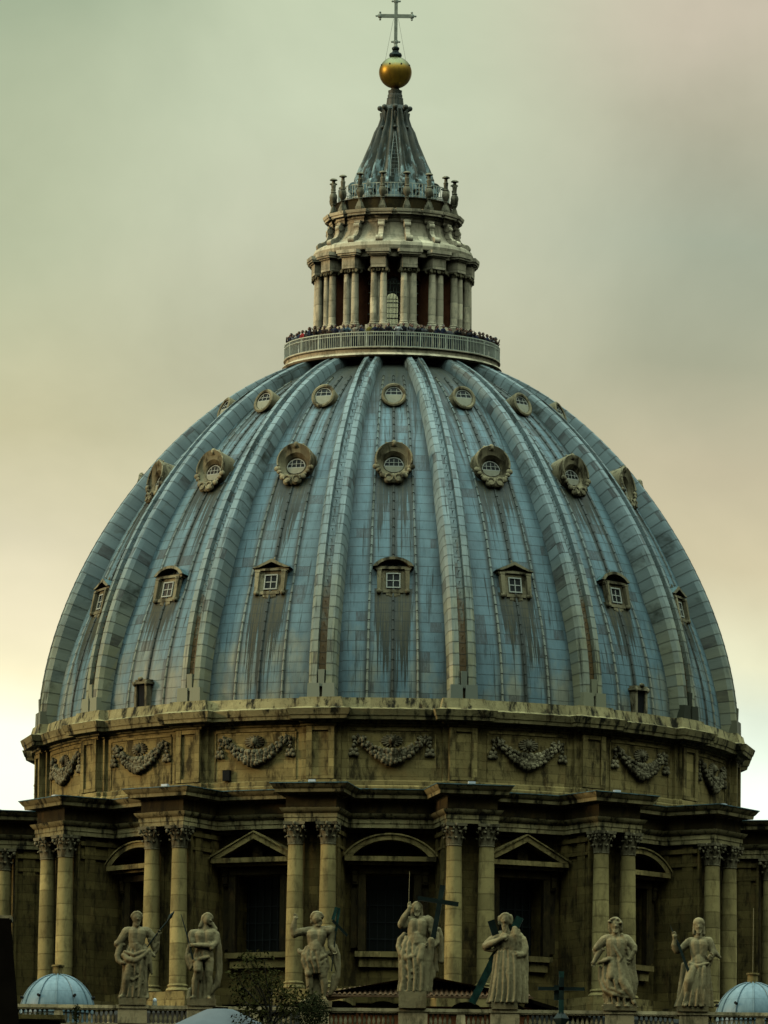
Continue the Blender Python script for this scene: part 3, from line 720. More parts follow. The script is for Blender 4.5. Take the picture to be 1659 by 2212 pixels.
def drum_window(kind):
    e = MB(); F = -24.1
    for sx in (-1, 1):
        e.box((sx * 1.98, F - .22, 69.15), (.52, .5, 5.5)); e.box((sx * 1.98, F - .40, 69.15), (.22, .2, 5.5)); e.box((sx * 2.5, F - .08, 69.4), (.5, .24, 5.6))
        for (z, y, r) in ((72.35, -.55, .22), (71.9, -.45, .16), (71.2, -.35, .13)): e.cyl((sx * 2.5 - .2, F + y, z), r, (sx * 2.5 + .2, F + y, z), r, 10)
        e.box((sx * 2.5, F - .35, 71.9), (.36, .4, 1.2))
    e.box((0, F - .26, 72.1), (4.4, .6, .42));
    o_ = e.obj('drum_window', 'soot_shade_travertine', B, smooth=20)
    e = MB(); e.box((0, F - .5, 72.60), (6.1, 1.05, .22)); e.box((0, F - .68, 72.88), (6.5, 1.4, .34)); e.obj('lintel', 'travertine', o_, smooth=20)
    e = MB(); e.box((0, F - .10, 66.15), (4.9, .9, .4)); e.box((0, F - .05, 65.6), (4.3, .5, .7)); e.obj('sill', 'travertine', o_, smooth=20)
    p = MB(); y0, y1 = F - 1.4, F + .1
    if kind == 'seg':
        qs = np.linspace(-1, 1, 17); th = 1.02; Rr = 3.3 / math.sin(th)
        A = [(3.3 * math.sin(th * q) / math.sin(th), 73.05 + Rr * (math.cos(th * q) - math.cos(th)) * .84) for q in qs]
        Bm = [(x * .82, 73.05 + (z - 73.05) * .76) for x, z in A]
    else:
        A = [(-3.35, 73.05), (-1.7, 73.95), (0, 74.85), (1.7, 73.95), (3.35, 73.05)]; Bm = [(-2.6, 73.05), (-1.3, 73.72), (0, 74.40), (1.3, 73.72), (2.6, 73.05)]
    p.band(A, Bm, y0, y1); p.band([(x * 1.02, z + .10) for x, z in A], [(x, z + .002) for x, z in A], y0 - .10, y1)
    p.obj('pediment', 'travertine', o_, smooth=25)
    p = MB(); p.prism([(x, z) for x, z in Bm][::-1], F - .12, y1 - .01)
    if kind == 'tri': p.ell((0, F - .4, 73.75), (.45, .3, .5)); p.box((0, F - .4, 73.35), (.8, .4, .4))
    p.obj('tympanum', 'soot_shade_travertine', o_, smooth=25)
    gq = MB(); gq.box((0, F + 1.5, 69.1), (3.5, .08, 5.6)); gl = gq.obj('pane', 'glass_dark', o_)
    gr = MB()
    for i in range(6): gr.box((-1.4 + i * .56, F + 1.30, 69.1), (.05, .05, 5.4))
    for z in (67.4, 68.6, 69.8, 71.0): gr.box((0, F + 1.34, z), (3.4, .04, .06))
    gr.obj('grille', 'black_iron', o_)
    return o_
segW, triW = drum_window('seg'), drum_window('tri'); used = set()
for a in BAYS:
    k = round(a / N16); src = segW if k % 2 == 0 else triW
    if id(src) in used: dup(src, B, a)
    else: src.rotation_euler.z = a; used.add(id(src))
mb = MB(); mb.lathe([(22.0, 50), (22.0, 75.0)], 64); mb.obj('inner_drum', 'dark_void', B)
mb = MB(); mb.lathe([(31.5, 40), (31.5, 61.6), (31.2, 61.9), (22.0, 62.0)], 64); mb.obj('drum_base', 'roof_cover', B)

# ================================================================== lantern
mb = MB(); mb.lathe([(5.5, 110.4), (6.3, 111.0), (6.5, 111.55), (7.7, 111.62), (8.0, 111.66), (8.14, 111.78), (8.05, 111.9), (7.88, 111.98), (7.9, 112.22), (8.04, 112.30), (8.04, 112.36), (5.9, 112.38)], 96)
mb.obj('gallery_floor', 'lantern_stone', B)
mb = MB(); mb.lathe([(6.2, 110.0), (6.2, 111.6)], 64); mb.obj('gallery_neck', 'travertine_cornice', B)
mb = MB(); nb = 300
for i in range(nb):
    a = 2 * PI * i / nb; R = 7.96
    if i % 12 == 0: mb.box((R * math.sin(a), -R * math.cos(a), 112.92), (.085, .085, 1.16), a)
    else: mb.box((R * math.sin(a), -R * math.cos(a), 112.92), (.032, .032, 1.10), a)
for z, h_ in ((113.47, .07), (113.22, .045), (112.40, .05)): mb.lathe([(7.93, z - h_ / 2), (7.99, z - h_ / 2), (7.99, z + h_ / 2), (7.93, z + h_ / 2), (7.93, z - h_ / 2)], 96)
mb.obj('gallery_railing', 'rail_paint', B)
# core with arched windows
def zarch(hw, zs_): return lambda x: zs_ + math.sqrt(max(0, hw * hw - x * x))
mb = MB()
for a in BAYS:
    q = wall_bay(MB(), 3.95, .45, 112.3, 120.2, N16 / 2, .50, 113.9, zarch(.50, 117.75), 14)
    c_, s_ = math.cos(a), math.sin(a); mb.add([(x * c_ - y * s_, x * s_ + y * c_, z) for x, y, z in q.v], q.f)
mb.lathe([(4.5, 112.3), (4.5, 113.6), (4.3, 113.7), (3.96, 113.75)], 64)
mb.obj('lantern_wall', 'red_plaster', B, smooth=30)
mb = MB(); F = -3.66
for x in (-.24, 0, .24): mb.box((x, F, 115.9), (.035, .05, 4.1))
for z in (114.7, 115.5, 116.3, 117.1, 117.75): mb.box((0, F - .02, z), (1.0, .05, .05 if z != 116.3 else .09))
mb.band([(.5 * math.cos(q), 117.75 + .5 * math.sin(q)) for q in np.linspace(0, PI, 11)], [(.44 * math.cos(q), 117.75 + .44 * math.sin(q)) for q in np.linspace(0, PI, 11)], F - .03, F + .03)
lw = mb.obj('lantern_window', 'rail_paint', B, BAYS[0])
mb = MB(); mb.box((0, F + .05, 116.05), (.98, .01, 4.3)); mb.obj('pane', 'glass_clear', lw)
for a in BAYS[1:]: dup(lw, B, a)
# paired columns on spurs
mb = MB()
mb.box((0, -5.28, 119.05), (1.12, 1.55, .86)); mb.box((0, -5.30, 118.66), (1.06, 1.5, .10))
mb.box((0, -5.32, 119.52), (1.3, 1.7, .12)); mb.box((0, -5.36, 119.66), (1.62, 1.86, .16)); mb.box((0, -5.38, 119.86), (1.76, 1.96, .26))
sp = mb.obj('column_pair', 'lantern_stone', B, RIBS[0], smooth=20)
mb = MB(); mb.box((0, -5.5, 113.5), (1.75, 1.5, 1.6)); mb.obj('pedestal', 'lantern_stone', sp, smooth=0)
mb = MB(); mb.box((0, -5.42, 116.4), (.56, .34, 4.4)); mb.obj('respond', 'lantern_stone', sp, smooth=0)
mb = MB(); mb.box((0, -4.55, 116.5), (.5, 1.3, 4.3)); mb.obj('spur', 'red_plaster', sp, smooth=0)
lcm = column(.28, .24, 114.25, 118.22, .42).mesh('column', 'lantern_stone', 40)
ic = MB(); ic.lathe([(.23, 0), (.25, .04), (.23, .08), (.24, .26), (.31, .32)], 16); ic.box((0, 0, .37), (.66, .66, .1))
for sx in (-1, 1):
    for sy in (-1, 1): ic.cyl((sx * .30, sy * .33 - .06, .22), .12, (sx * .30, sy * .33 + .06, .22), .12, 10)
    ic.ell((0, sx * .3, .2), (.1, .08, .12), 8, 6)
icm = ic.mesh('capital', 'travertine_carved', 40)
for sx in (-1, 1): link('column', lcm, sp, 0, (sx * .345, -5.62, 0)); link('capital', icm, sp, 0, (sx * .345, -5.62, 118.22))
for a in RIBS[1:]: dup(sp, B, a)
# attic of the lantern
mb = MB(); mb.lathe([(3.9, 119.3), (5.55, 119.5), (5.6, 119.95), (5.9, 120.0), (5.95, 120.3), (5.85, 120.55), (5.5, 120.75), (5.1, 120.85), (4.85, 121.05), (4.62, 121.4), (4.50, 121.8), (4.46, 122.3)], 96)
mb.obj('lantern_attic', 'lantern_stone', B)
mb = MB(); mb.molding([(x * 4.46 / 4.46, y) for x, y in plan(4.46, [(.36, 4.62)], 4)], [(0, 122.2), (.06, 122.3), (.08, 122.5), (.16, 122.56), (.18, 122.7), (.42, 122.76), (.44, 122.9), (.50, 122.94), (.55, 123.10), (.56, 123.16), (-.2, 123.25)])
mb.obj('lantern_cornice', 'lantern_stone', B, smooth=25)
mb = MB(); mb.lathe([(4.32, 123.2), (4.32, 124.05), (4.38, 124.08), (4.38, 124.15), (4.1, 124.18), (3.0, 124.2)], 64); mb.obj('parapet', 'soot_shade_travertine', B)
mb = MB()
pts = [(0, -4.62, 122.15), (0, -4.80, 121.9), (0, -4.78, 121.6), (0, -4.9, 121.25), (0, -5.2, 120.95), (0, -5.55, 120.75)]
for i in range(5): mb.bar(pts[i], pts[i + 1], .42, .36, up=(1, 0, 0)) if False else mb.bar(pts[i], pts[i + 1], .36, .42)
mb.cyl((-.24, -4.86, 121.98), .22, (.24, -4.86, 121.98), .22, 12); mb.cyl((-.26, -5.55, 120.82), .26, (.26, -5.55, 120.82), .26, 12)
mb.ell((0, -5.3, 121.05), (.2, .2, .16)); mb.box((0, -4.7, 122.28), (.5, .5, .14))
cs = mb.obj('console', 'lantern_stone', B, RIBS[0])
for a in RIBS[1:]: dup(cs, B, a)
mb = MB(); mb.box((0, 0, 123.34), (.60, .60, .2)); mb.box((0, 0, 123.62), (.56, .56, .4), tap=.55)
mb.lathe([(.16, 123.8), (.15, 123.98), (.22, 124.05), (.15, 124.1), (.20, 124.2), (.32, 124.42), (.35, 124.6), (.30, 124.78), (.2, 124.9), (.25, 124.96), (.17, 125.02), (.19, 125.3), (.22, 125.5), (.15, 125.56), (.14, 125.78), (.2, 125.82), (.34, 125.86), (.33, 125.92), (.2, 126.0), (.06, 126.03)], 16)
cm_ = mb.obj('candelabrum', 'candelabra_stone', B, RIBS[0])
for v_ in cm_.data.vertices: v_.co.x *= .86; v_.co.y = v_.co.y * .86 - 4.58
for a in RIBS[1:]: dup(cm_, B, a)
mb = MB()
for i in range(96):
    a = 2 * PI * i / 96; mb.box((4.12 * math.sin(a), -4.12 * math.cos(a), 124.7), (.035, .035, 1.1), a)
for z in (125.24, 124.3): mb.lathe([(4.10, z - .025), (4.14, z - .025), (4.14, z + .025), (4.10, z + .025), (4.10, z - .025)], 64)
mb.obj('lantern_railing', 'rail_paint', B)
# spire
SPR = [(3.0, 124.15), (2.9, 124.8), (3.02, 125.0), (2.95, 125.3), (2.72, 125.8), (2.58, 126.36), (2.42, 126.81), (2.18, 127.37), (1.84, 128.28), (1.62, 128.85), (1.38, 129.65), (1.15, 130.1), (1.0, 130.6), (.93, 131.04), (.90, 131.4), (.82, 131.55)]
def flute(a, z):
    k = abs(math.sin(a * 8)) ; return 1 - .13 * (1 - k) ** 1.0 * (1 if z < 131.2 else 0) if False else 1 + .13 * math.cos(a * 16 + PI) * (1 if 124.9 < z < 131.3 else 0)
mb = MB(); mb.lathe(SPR, 192, fr=flute)
mb.lathe([(.82, 131.5), (.75, 131.62), (.66, 131.72), (.60, 132.2), (.62, 132.24), (.55, 132.3), (.55, 132.5), (.50, 132.6), (.52, 132.85), (.34, 132.92), (.28, 133.05), (.30, 133.2)], 32)
mb.obj('spire', 'spire_lead', B)
mb = MB()      # scroll at the foot of each spire rib
mb.cyl((-.17, -3.12, 125.45), .34, (.17, -3.12, 125.45), .34, 14); mb.cyl((-.14, -3.0, 124.85), .26, (.14, -3.0, 124.85), .26, 12); mb.cap((0, -2.9, 126.0), .14, (0, -2.55, 126.7), .1)
sf = mb.obj('spire_scroll', 'spire_lead', B, RIBS[0])
for a in RIBS[1:]: dup(sf, B, a)
mb = MB(); mb.cap((0, -.85, 131.25), .13, (0, -1.12, 131.5), .17); mb.ell((0, -1.12, 131.5), .2); mb.cap((0, -.95, 130.4), .09, (0, -1.05, 131.1), .08)
mb.ell((0, -1.27, 129.95), .12); sv_ = mb.obj('spire_volute', 'spire_lead', B, 0)
for k in range(1, 8): dup(sv_, B, k * PI / 4)
mb = MB()
A_ = Vector((0, -2.9, 126.0)); Bq = Vector((0, -1.75, 129.2))
def lad(t_):
    z = lerp(125.9, 129.5, t_); R = np.interp(z, [p[1] for p in SPR], [p[0] for p in SPR]) * 1.08 + .06; return R, z
for sx in (-1, 1): mb.tube([(sx * lerp(.30, .05, max(0, (k / 12 - .3) / .7)), -lad(k / 12)[0], lad(k / 12)[1]) for k in range(13)], .03, 5)
for k in range(12):
    R, z = lad(k / 12); w_ = lerp(.30, .05, max(0, (k / 12 - .3) / .7)); mb.bar((-w_, -R, z), (w_, -R, z), .035)
mb.obj('spire_ladder', 'ladder_iron', B)
mb = MB(); mb.ell((0, 0, 0), (1.22, 1.22, 1.2), 48, 32)
ball = mb.obj('orb', 'gilded_bronze', B, loc=(0, 0, 134.22), smooth=60)
mb = MB()
for i in range(8): a = 2 * PI * (i + .5) / 8; mb.cyl((1.08 * math.sin(a), -1.08 * math.cos(a), .48), .06, (1.16 * math.sin(a), -1.16 * math.cos(a), .51), .06, 8)
mb.obj('orb_vent', 'dark_void', ball)
mb = MB(); mb.lathe([(.34, 135.32), (.46, 135.42), (.48, 135.55), (.42, 135.68), (.26, 135.76), (.22, 135.88), (.28, 135.98), (.28, 136.1), (.14, 136.2)], 24); mb.obj('orb_collar', 'bronze_dark', B)
mb = MB(); mb.box((0, 0, 137.95), (.25, .15, 3.5)); mb.box((0, .0, 138.5), (2.3, .155, .27))
for (x, z, dx, dz) in ((-1.18, 138.5, -1, 0), (1.18, 138.5, 1, 0), (0, 139.62, 0, 1), (0, 136.55, 0, -1)):
    mb.ell((x, 0, z), (.2, .1, .2), 12, 8)
    for s_ in (-1, 1): mb.ell((x + s_ * .27 * abs(dz), 0, z + s_ * .27 * abs(dx)), (.085, .07, .085)); mb.cap((x, 0, z), .09, (x + s_ * .27 * abs(dz), 0, z + s_ * .27 * abs(dx)), .04, 8)
    if dz >= 0: mb.ell((x + dx * .27, 0, z + dz * .24), (.085, .07, .085)); mb.cap((x, 0, z), .1, (x + dx * .27, 0, z + dz * .24), .04, 8)
mb.lathe([(.17, 136.15), (.12, 136.35)], 12)
mb.obj('cross', 'cross_metal', B)
mb = MB()
for sx in (-1, 1): mb.tube([(sx * .18, 0, 138.3), (sx * .75, 0, 135.2)], .012, 4)
mb.obj('cross_stay', 'black_iron', B)

# ================================================================== facade, terrace and balustrade
FB = thing('basilica_front', 'stone front wall of the basilica carrying the row of statues', 'facade', (0, -130, 0))
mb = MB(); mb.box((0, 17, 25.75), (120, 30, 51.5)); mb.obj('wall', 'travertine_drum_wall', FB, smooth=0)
mb = MB(); mb.box((0, 1.4, 51.65), (120, 3.6, .3)); mb.box((0, -.6, 51.35), (120, .8, .4)); mb.obj('cornice', 'travertine_cornice', FB, smooth=0)
mb = MB(); mb.box((0, 75, 48), (60, 90, 6)); mb.obj('nave_roof', 'roof_cover', FB, smooth=0)

SX = [-15.15, -11.0, -4.2, 1.72, 7.25, 14.15, 18.6]
BL = thing('balustrade', 'long stone balustrade under the row of statues', 'balustrade', (0, -130, 0))
mb = MB(); mb.box((0, 0, 53.0), (70, .62, .2)); mb.box((0, -.02, 52.86), (70, .5, .08)); mb.obj('handrail', 'balustrade_stone', BL, smooth=0)
mb = MB(); mb.box((0, 0, 51.9), (70, .7, .2)); mb.obj('base_rail', 'balustrade_stone', BL, smooth=0)
piers = SX + [-19.6, -7.8, 4.6, 10.8, 22.6, -24, 27]
ped = MB(); ped.box((0, 0, 52.45), (1.75, .8, .9)); ped.box((0, 0, 53.005), (1.95, .92, .215)); pedm = ped.mesh('pedestal', 'balustrade_stone', 0)
sml = MB(); sml.box((0, 0, 52.4), (.62, .55, .82), tap=.8); smlm = sml.mesh('pier', 'balustrade_stone', 0)
for i, x in enumerate(piers): link('pedestal' if i < 7 else 'pier', pedm if i < 7 else smlm, BL, 0, (x, 0, 0))
bm_ = MB(); bm_.lathe([(.10, 52.0), (.10, 52.06), (.06, 52.1), (.105, 52.25), (.115, 52.36), (.06, 52.6), (.05, 52.72), (.09, 52.76), (.09, 52.82)], 8)
bmesh_ = bm_.mesh('baluster', 'balustrade_stone', 40); x = -22.0; cnt = 0; extra = MB(); xs_ = []
while x < 24.5:
    if all(abs(x - p) > (1.0 if i < 7 else .42) for i, p in enumerate(piers)): xs_.append(x)
    x += .285
xs_.sort(key=lambda q: 0 if (-13.5 < q < -6.8) is False else 1)
for i, x in enumerate(xs_):
    if i < 100: link('baluster', bmesh_, BL, 0, (x, 0, 0))
    else: extra.add([(vx + x, vy, vz) for vx, vy, vz in bm_.v], bm_.f)
if extra.v: tag(extra.obj('baluster_row', 'balustrade_stone', BL), kind='stuff')

# small lead cupolas behind the balustrade
def cupola(x, label, rod):
    T = thing('small_cupola', label, 'cupola', (x, -114, 0), 0, 'small lead cupolas at the ends of the balustrade')
    m_ = MB(); m_.lathe([(2.28 * math.cos(q), 53.9 + 2.45 * math.sin(q)) for q in np.linspace(0, PI / 2 - .12, 16)], 48); m_.lathe([(2.2, 50.5), (2.2, 53.9)], 48); m_.obj('dome', 'cupola_lead', T)
    r_ = MB(); r_.tube([(0, -2.31 * math.cos(q), 53.9 + 2.48 * math.sin(q)) for q in np.linspace(0, PI / 2 - .15, 14)], .05, 6)
    ro = r_.obj('rib', 'cupola_lead', T, 0)
    for k in range(1, 12): dup(ro, T, k * PI / 6)
    h_ = MB()
    f_ = MB(); f_.cyl((0, 0, 56.2), .34, (0, 0, 56.85), .32, 16); f_.cyl((0, 0, 56.85), .40, (0, 0, 56.95), .40, 16); f_.obj('finial', 'travertine', T)
    for k in range(6):
        a = PI / 6 + k * PI / 3; h_.cyl((2.1 * math.sin(a), -2.1 * math.cos(a), 54.9), .09, (2.3 * math.sin(a), -2.3 * math.cos(a), 54.95), .09, 8)
    h_.obj('vent', 'dark_void', T)
    if rod: q_ = MB(); q_.tube([(0, 0, 56.9), (.02, 0, 61.0)], .018, 5); q_.obj('lightning_rod', 'rod_metal', T)
cupola(-20.2, 'small pale lead cupola at the left end, behind the balustrade', False)
cupola(22.75, 'small pale lead cupola at the right end, with a tall thin rod', True)

# roof lodge behind the central statue
H = thing('rooftop_lodge', 'low rooftop lodge with clay tile roof and orange wall behind the central statue', 'building', (2.4, -121, 0))
mb = MB(); mb.box((0, 3, 52.9), (13.2, 5.0, 2.4)); mb.box((0, 4, 52.2), (19.6, 5.0, 1.6)); mb.obj('wall', 'orange_plaster', H, smooth=0)
mb = MB()
for sx in (-1, 1): mb.add([(0, -.2, 55.95), (sx * 6.6, -.4, 54.68), (sx * 6.6, 6, 54.68), (0, 6, 55.95)], [(0, 1, 2, 3)])
mb.add([(-6.6, -.42, 54.68), (6.6, -.42, 54.68), (0, 3.2, 56.1)], [(0, 1, 2)])
rf_ = mb
for i in range(42):
    x = -6.4 + i * 12.8 / 41; t_ = 1 - abs(x) / 6.6; mb.cyl((x, -.5, 54.66), .10, (x, -.42 + 3.55 * t_ * .98, 54.70 + 1.40 * t_ * .98), .10, 6)
mb.box((0, -.40, 54.60), (13.4, .3, .10))
mb.obj('roof', 'clay_tile', H, smooth=40)
mb = MB()
for sx in (-1, 1): mb = MB(); mb.bar((sx * 6.2, .2, 54.55), (sx * 10.2, .2, 53.35), .5, .22); mb.bar((sx * 6.2, 2.4, 54.50), (sx * 10.2, 2.4, 53.30), 3.6, .08); mb.obj('eaves', 'dark_wood', H)
mb = MB()
for x in (-5.2, -2.5, 2.6, 5.2):
    mb.prism([(x - .95, 53.55), (x + .95, 53.55)] + [(x + 1.05 * math.cos(q), 53.7 + .7 * math.sin(q)) for q in np.linspace(0, PI, 9)], .46, .6)
mb.obj('arched_opening', 'dark_void', H)

# ------------------------------------------------------------------ statues
def remesh(mb, name, mat, voxel, parent, loc=None, disp=0.0, smooth_it=2):
    me = bpy.data.meshes.new(name); me.from_pydata(mb.v, [], mb.f)
    o = bpy.data.objects.new(name, me); sc.collection.objects.link(o)
    r = o.modifiers.new('r', 'REMESH'); r.mode = 'VOXEL'; r.voxel_size = voxel; r.use_smooth_shade = True
    s_ = o.modifiers.new('s', 'SMOOTH'); s_.factor = .5; s_.iterations = smooth_it
    if disp:
        tx = bpy.data.textures.new('chisel', 'CLOUDS'); tx.noise_scale = .16; tx.noise_depth = 2
        dm = o.modifiers.new('d', 'DISPLACE'); dm.texture = tx; dm.strength = disp; dm.mid_level = .5
    dg = bpy.context.evaluated_depsgraph_get(); me2 = bpy.data.meshes.new_from_object(o.evaluated_get(dg))
    bpy.data.objects.remove(o); me2.name = name; me2.materials.clear(); me2.materials.append(MATS[mat]); me2.shade_smooth()
    return link(name, me2, parent, None, loc)
class Fig:
    """sculptor: positions in chart units (x right, y down, d towards the viewer), scaled to metres"""
    def __init__(s, ux, x0, y0): s.u = ux; s.x0 = x0; s.y0 = y0; s.m = MB()
    def p(s, x, y, d=0): return ((x - s.x0) * s.u, -d * s.u, (s.y0 - y) * s.u)
    def c(s, *pts):      # each (x,y,d,r)
        for a, b in zip(pts, pts[1:]): s.m.cap(s.p(*a[:3]), a[3] * s.u, s.p(*b[:3]), b[3] * s.u, 12)
    def e(s, x, y, d, rx, ry, rd=None): s.m.ell(s.p(x, y, d), (rx * s.u, (rd or rx) * s.u, ry * s.u), 16, 12)
    def skirt(s, rings, folds=11, amp=.13, ph=0.0, depth=.62):
        n = 120; vs = []; L = len(rings)
        for j, (y, cx_, hw, d) in enumerate(rings):
            k = j / (L - 1); A = amp * 1.85 * (.35 + .65 * k)
            for i in range(n):
                a = 2 * PI * i / n; q = a * folds * 1.5 + ph + 1.1 * math.sin(3 * a + k * 1.3) + k * .5
                rr_ = 1 + A * (abs(math.sin(q / 2)) * 2 - 1) + .03 * math.sin(5 * a + 2)
                vs.append(s.p(cx_ + hw * rr_ * math.cos(a), y, d - hw * depth * rr_ * math.sin(a) * -1))
        fs = [(j * n + i, j * n + (i + 1) % n, (j + 1) * n + (i + 1) % n, (j + 1) * n + i) for j in range(L - 1) for i in range(n)]
        fs += [tuple(range(n))[::-1], tuple(range((L - 1) * n, L * n))]
        s.m.add(vs, fs)
    def hand(s, x, y, d, ax, ay, r=26, spread=.5, curl=0.2, side=1):   # palm and five fingers pointing along (ax, ay)
        L = math.hypot(ax, ay); ax /= L; ay /= L; px, py = -ay, ax
        s.c((x - ax * r * .6, y - ay * r * .6, d, r * .85), (x + ax * r * .5, y + ay * r * .5, d + 4, r * .9))
        for i, (o_, ln) in enumerate(((-.75, 1.7), (-.25, 2.0), (.25, 1.9), (.75, 1.5))):
            bx, by = x + ax * r * .8 + px * o_ * r, y + ay * r * .8 + py * o_ * r
            kx, ky = bx + (ax + px * o_ * spread * .4) * r * ln * .55, by + (ay + py * o_ * spread * .4) * r * ln * .55
            s.c((bx, by, d, r * .30), (kx, ky, d + 8 * curl, r * .27), (kx + ax * r * ln * .45 * (1 - curl), ky + ay * r * ln * .45 * (1 - curl), d + r * curl * 1.6, r * .22))
        s.c((x + px * side * r * .8, y + py * side * r * .8, d + 5, r * .34), (x + px * side * r * 1.3 + ax * r * .9, y + py * side * r * 1.3 + ay * r * .9, d + 16, r * .27))
    def head(s, x, y, rx, ry, turn=0.0, beard=0, hair='short', d=20):
        s.e(x, y, d, rx, ry, rx * 1.08); s.e(x, y + ry * .25, d + rx * .2, rx * .72, ry * .72, rx * .8)
        fx = x + turn * rx * .75; fd = d + rx * (1.02 - .45 * abs(turn))
        s.c((fx, y - ry * .05, fd, rx * .12), (fx + turn * rx * .22, y + ry * .25, fd + rx * .16, rx * .16))
        for q in (-1, 1):
            s.e(x + turn * rx * .6 + q * rx * .38, y - ry * .14, fd - rx * .12, rx * .26, ry * .09, rx * .15)   # brows
            s.e(x + turn * rx * .5 + q * rx * .46, y + ry * .25, fd - rx * .25, rx * .22, ry * .17, rx * .2)  # cheeks
            s.e(x + q * rx * .98, y + ry * .05, d, rx * .14, ry * .2, rx * .18)
        s.e(fx, y + ry * .52, fd - rx * .1, rx * .30, ry * .08, rx * .16)   # lips
        s.e(fx, y + ry * .78, fd - rx * .2, rx * .3, ry * .16, rx * .25)    # chin
        if beard:
            random.seed(int(x)); 
            for i in range(7): q = (i - 3) / 3; s.c((x + turn * rx * .5 + q * rx * .55, y + ry * .55, fd - rx * .3 - abs(q) * rx * .3, rx * .22), (x + turn * rx * .5 + q * rx * .35, y + ry * (1.0 + beard * (1 - abs(q) * .5)), fd - rx * .1, rx * .15))
        random.seed(int(y))
        nh = 22
        for i in range(nh):
            a = PI * (i / (nh - 1)) ; s.e(x + rx * 1.0 * math.cos(a), y - ry * (.15 + .72 * math.sin(a)), d - rx * .05 + rx * .35 * math.sin(a), rx * random.uniform(.26, .40), ry * random.uniform(.18, .28), rx * .5)
        s.e(x, y - ry * .35, d - rx * .15, rx * 1.12, ry * .78, rx * 1.1)
        if hair == 'long':
            for q in (-1, 1):
                s.c((x + q * rx * 1.0, y - ry * .3, d, rx * .30), (x + q * rx * 1.12, y + ry * .4, d, rx * .30), (x + q * rx * 1.15, y + ry * 1.15, d + 10, rx * .26))
                s.c((x + q * rx * .9, y - ry * .2, d - 20, rx * .36), (x + q * rx * 1.0, y + ry * 1.2, d - 20, rx * .34))
def statue(label, X, build, u, x0, y0, plinth, extra=None):
    T = thing('statue', label, 'statue', (X, -130, 53.11), 0, 'stone statues standing on the balustrade')
    f = Fig(u, x0, y0); build(f)
    remesh(f.m, 'figure', 'statue_stone', .036, T, (0, 0, 0), disp=.028, smooth_it=1)
    pb = MB(); (x1, y1, x2, y2, dp) = plinth
    a = f.p(x1, y1); b = f.p(x2, y2); pb.box(((a[0] + b[0]) / 2, 0, (a[2] + b[2]) / 2), (b[0] - a[0], dp, a[2] - b[2]), tap=.97); po = pb.obj('plinth', 'statue_stone', T, smooth=0)
    if extra: extra(f, T)
    return T

UA = .004313
def bA(f):
    f.head(362, 262, 66, 90, .25, beard=.35); f.c((352, 340, 5, 48), (355, 430, 10, 60))
    f.c((235, 455, 0, 72), (490, 450, 0, 70)); f.c((330, 480, 30, 90), (335, 600, 30, 85)); f.c((410, 480, 28, 90), (400, 600, 28, 82)); f.c((350, 640, 15, 105), (380, 700, 15, 100))
    f.c((225, 460, 0, 76), (130, 600, 5, 58), (100, 625, 10, 56)); f.c((90, 618, 20, 24), (190, 640, 30, 24)); f.c((75, 600, 10, 22), (95, 660, 20, 26))
    f.c((140, 640, 10, 50), (98, 790, 45, 42), (110, 860, 60, 36), (160, 900, 80, 34)); f.hand(180, 900, 95, 1, .1, 30, side=-1)
    f.c((505, 450, 0, 68), (615, 560, -5, 56), (640, 590, 10, 50)); f.c((640, 590, 20, 46), (665, 510, 45, 30)); f.hand(668, 492, 52, .1, -1, 28, curl=.8)
    f.c((650, 590, 10, 42), (640, 700, 10, 38), (600, 780, 20, 26)); f.c((560, 560, 10, 50), (620, 700, 20, 34)); f.c((610, 680, 40, 22), (655, 610, 40, 24)); f.c((500, 700, 60, 34), (615, 795, 60, 24))
    f.skirt([(620, 370, 118, 10), (720, 365, 140, 15), (850, 372, 168, 20), (1000, 360, 165, 20), (1150, 345, 150, 15), (1280, 340, 158, 12), (1385, 325, 172, 10)], 9, .17, .6)
    f.c((190, 790, 70, 40), (250, 855, 105, 46), (350, 870, 115, 46), (450, 810, 105, 38), (540, 720, 80, 30)); f.c((200, 740, 80, 22), (340, 790, 120, 26), (480, 730, 100, 22)); f.c((220, 900, 95, 22), (330, 930, 115, 24), (440, 870, 110, 20))
    f.c((350, 930, 110, 26), (385, 1040, 120, 14)); f.c((545, 760, 85, 26), (560, 900, 80, 30), (580, 1040, 60, 20)); f.c((520, 800, 90, 22), (500, 1000, 90, 24), (490, 1330, 70, 30))
    f.c((260, 950, 95, 45), (230, 1130, 100, 55), (210, 1330, 60, 40)); f.c((440, 900, 95, 30), (430, 1120, 100, 30), (400, 1370, 80, 30)); f.c((210, 1080, 90, 18), (330, 1140, 120, 20), (430, 1060, 110, 16)); f.c((330, 1180, 105, 22), (300, 1370, 95, 24)); f.c((250, 1200, 105, 16), (370, 1250, 110, 16), (450, 1180, 100, 14))
    f.c((200, 1350, 60, 34), (150, 1378, 110, 26)); f.c((500, 1340, 30, 40), (520, 1380, 70, 30))
def xA(f, T):
    s = MB(); s.tube([f.p(515, 670, 70), f.p(650, 480, 70), f.p(800, 290, 62)], .045, 6); s.obj('spear', 'bronze_dark', T)
    s = MB(); s.cap(f.p(800, 290, 62), .06, f.p(835, 235, 60), .12); s.cap(f.p(835, 235, 60), .12, f.p(880, 170, 58), .03); s.obj('spear_head', 'bronze_dark', T)
statue('bearded robed stone statue, hand at hip, spear slanting out to the right', SX[0], bA, UA, 320, 1485, (125, 1485, 512, 1385, 1.1), xA)
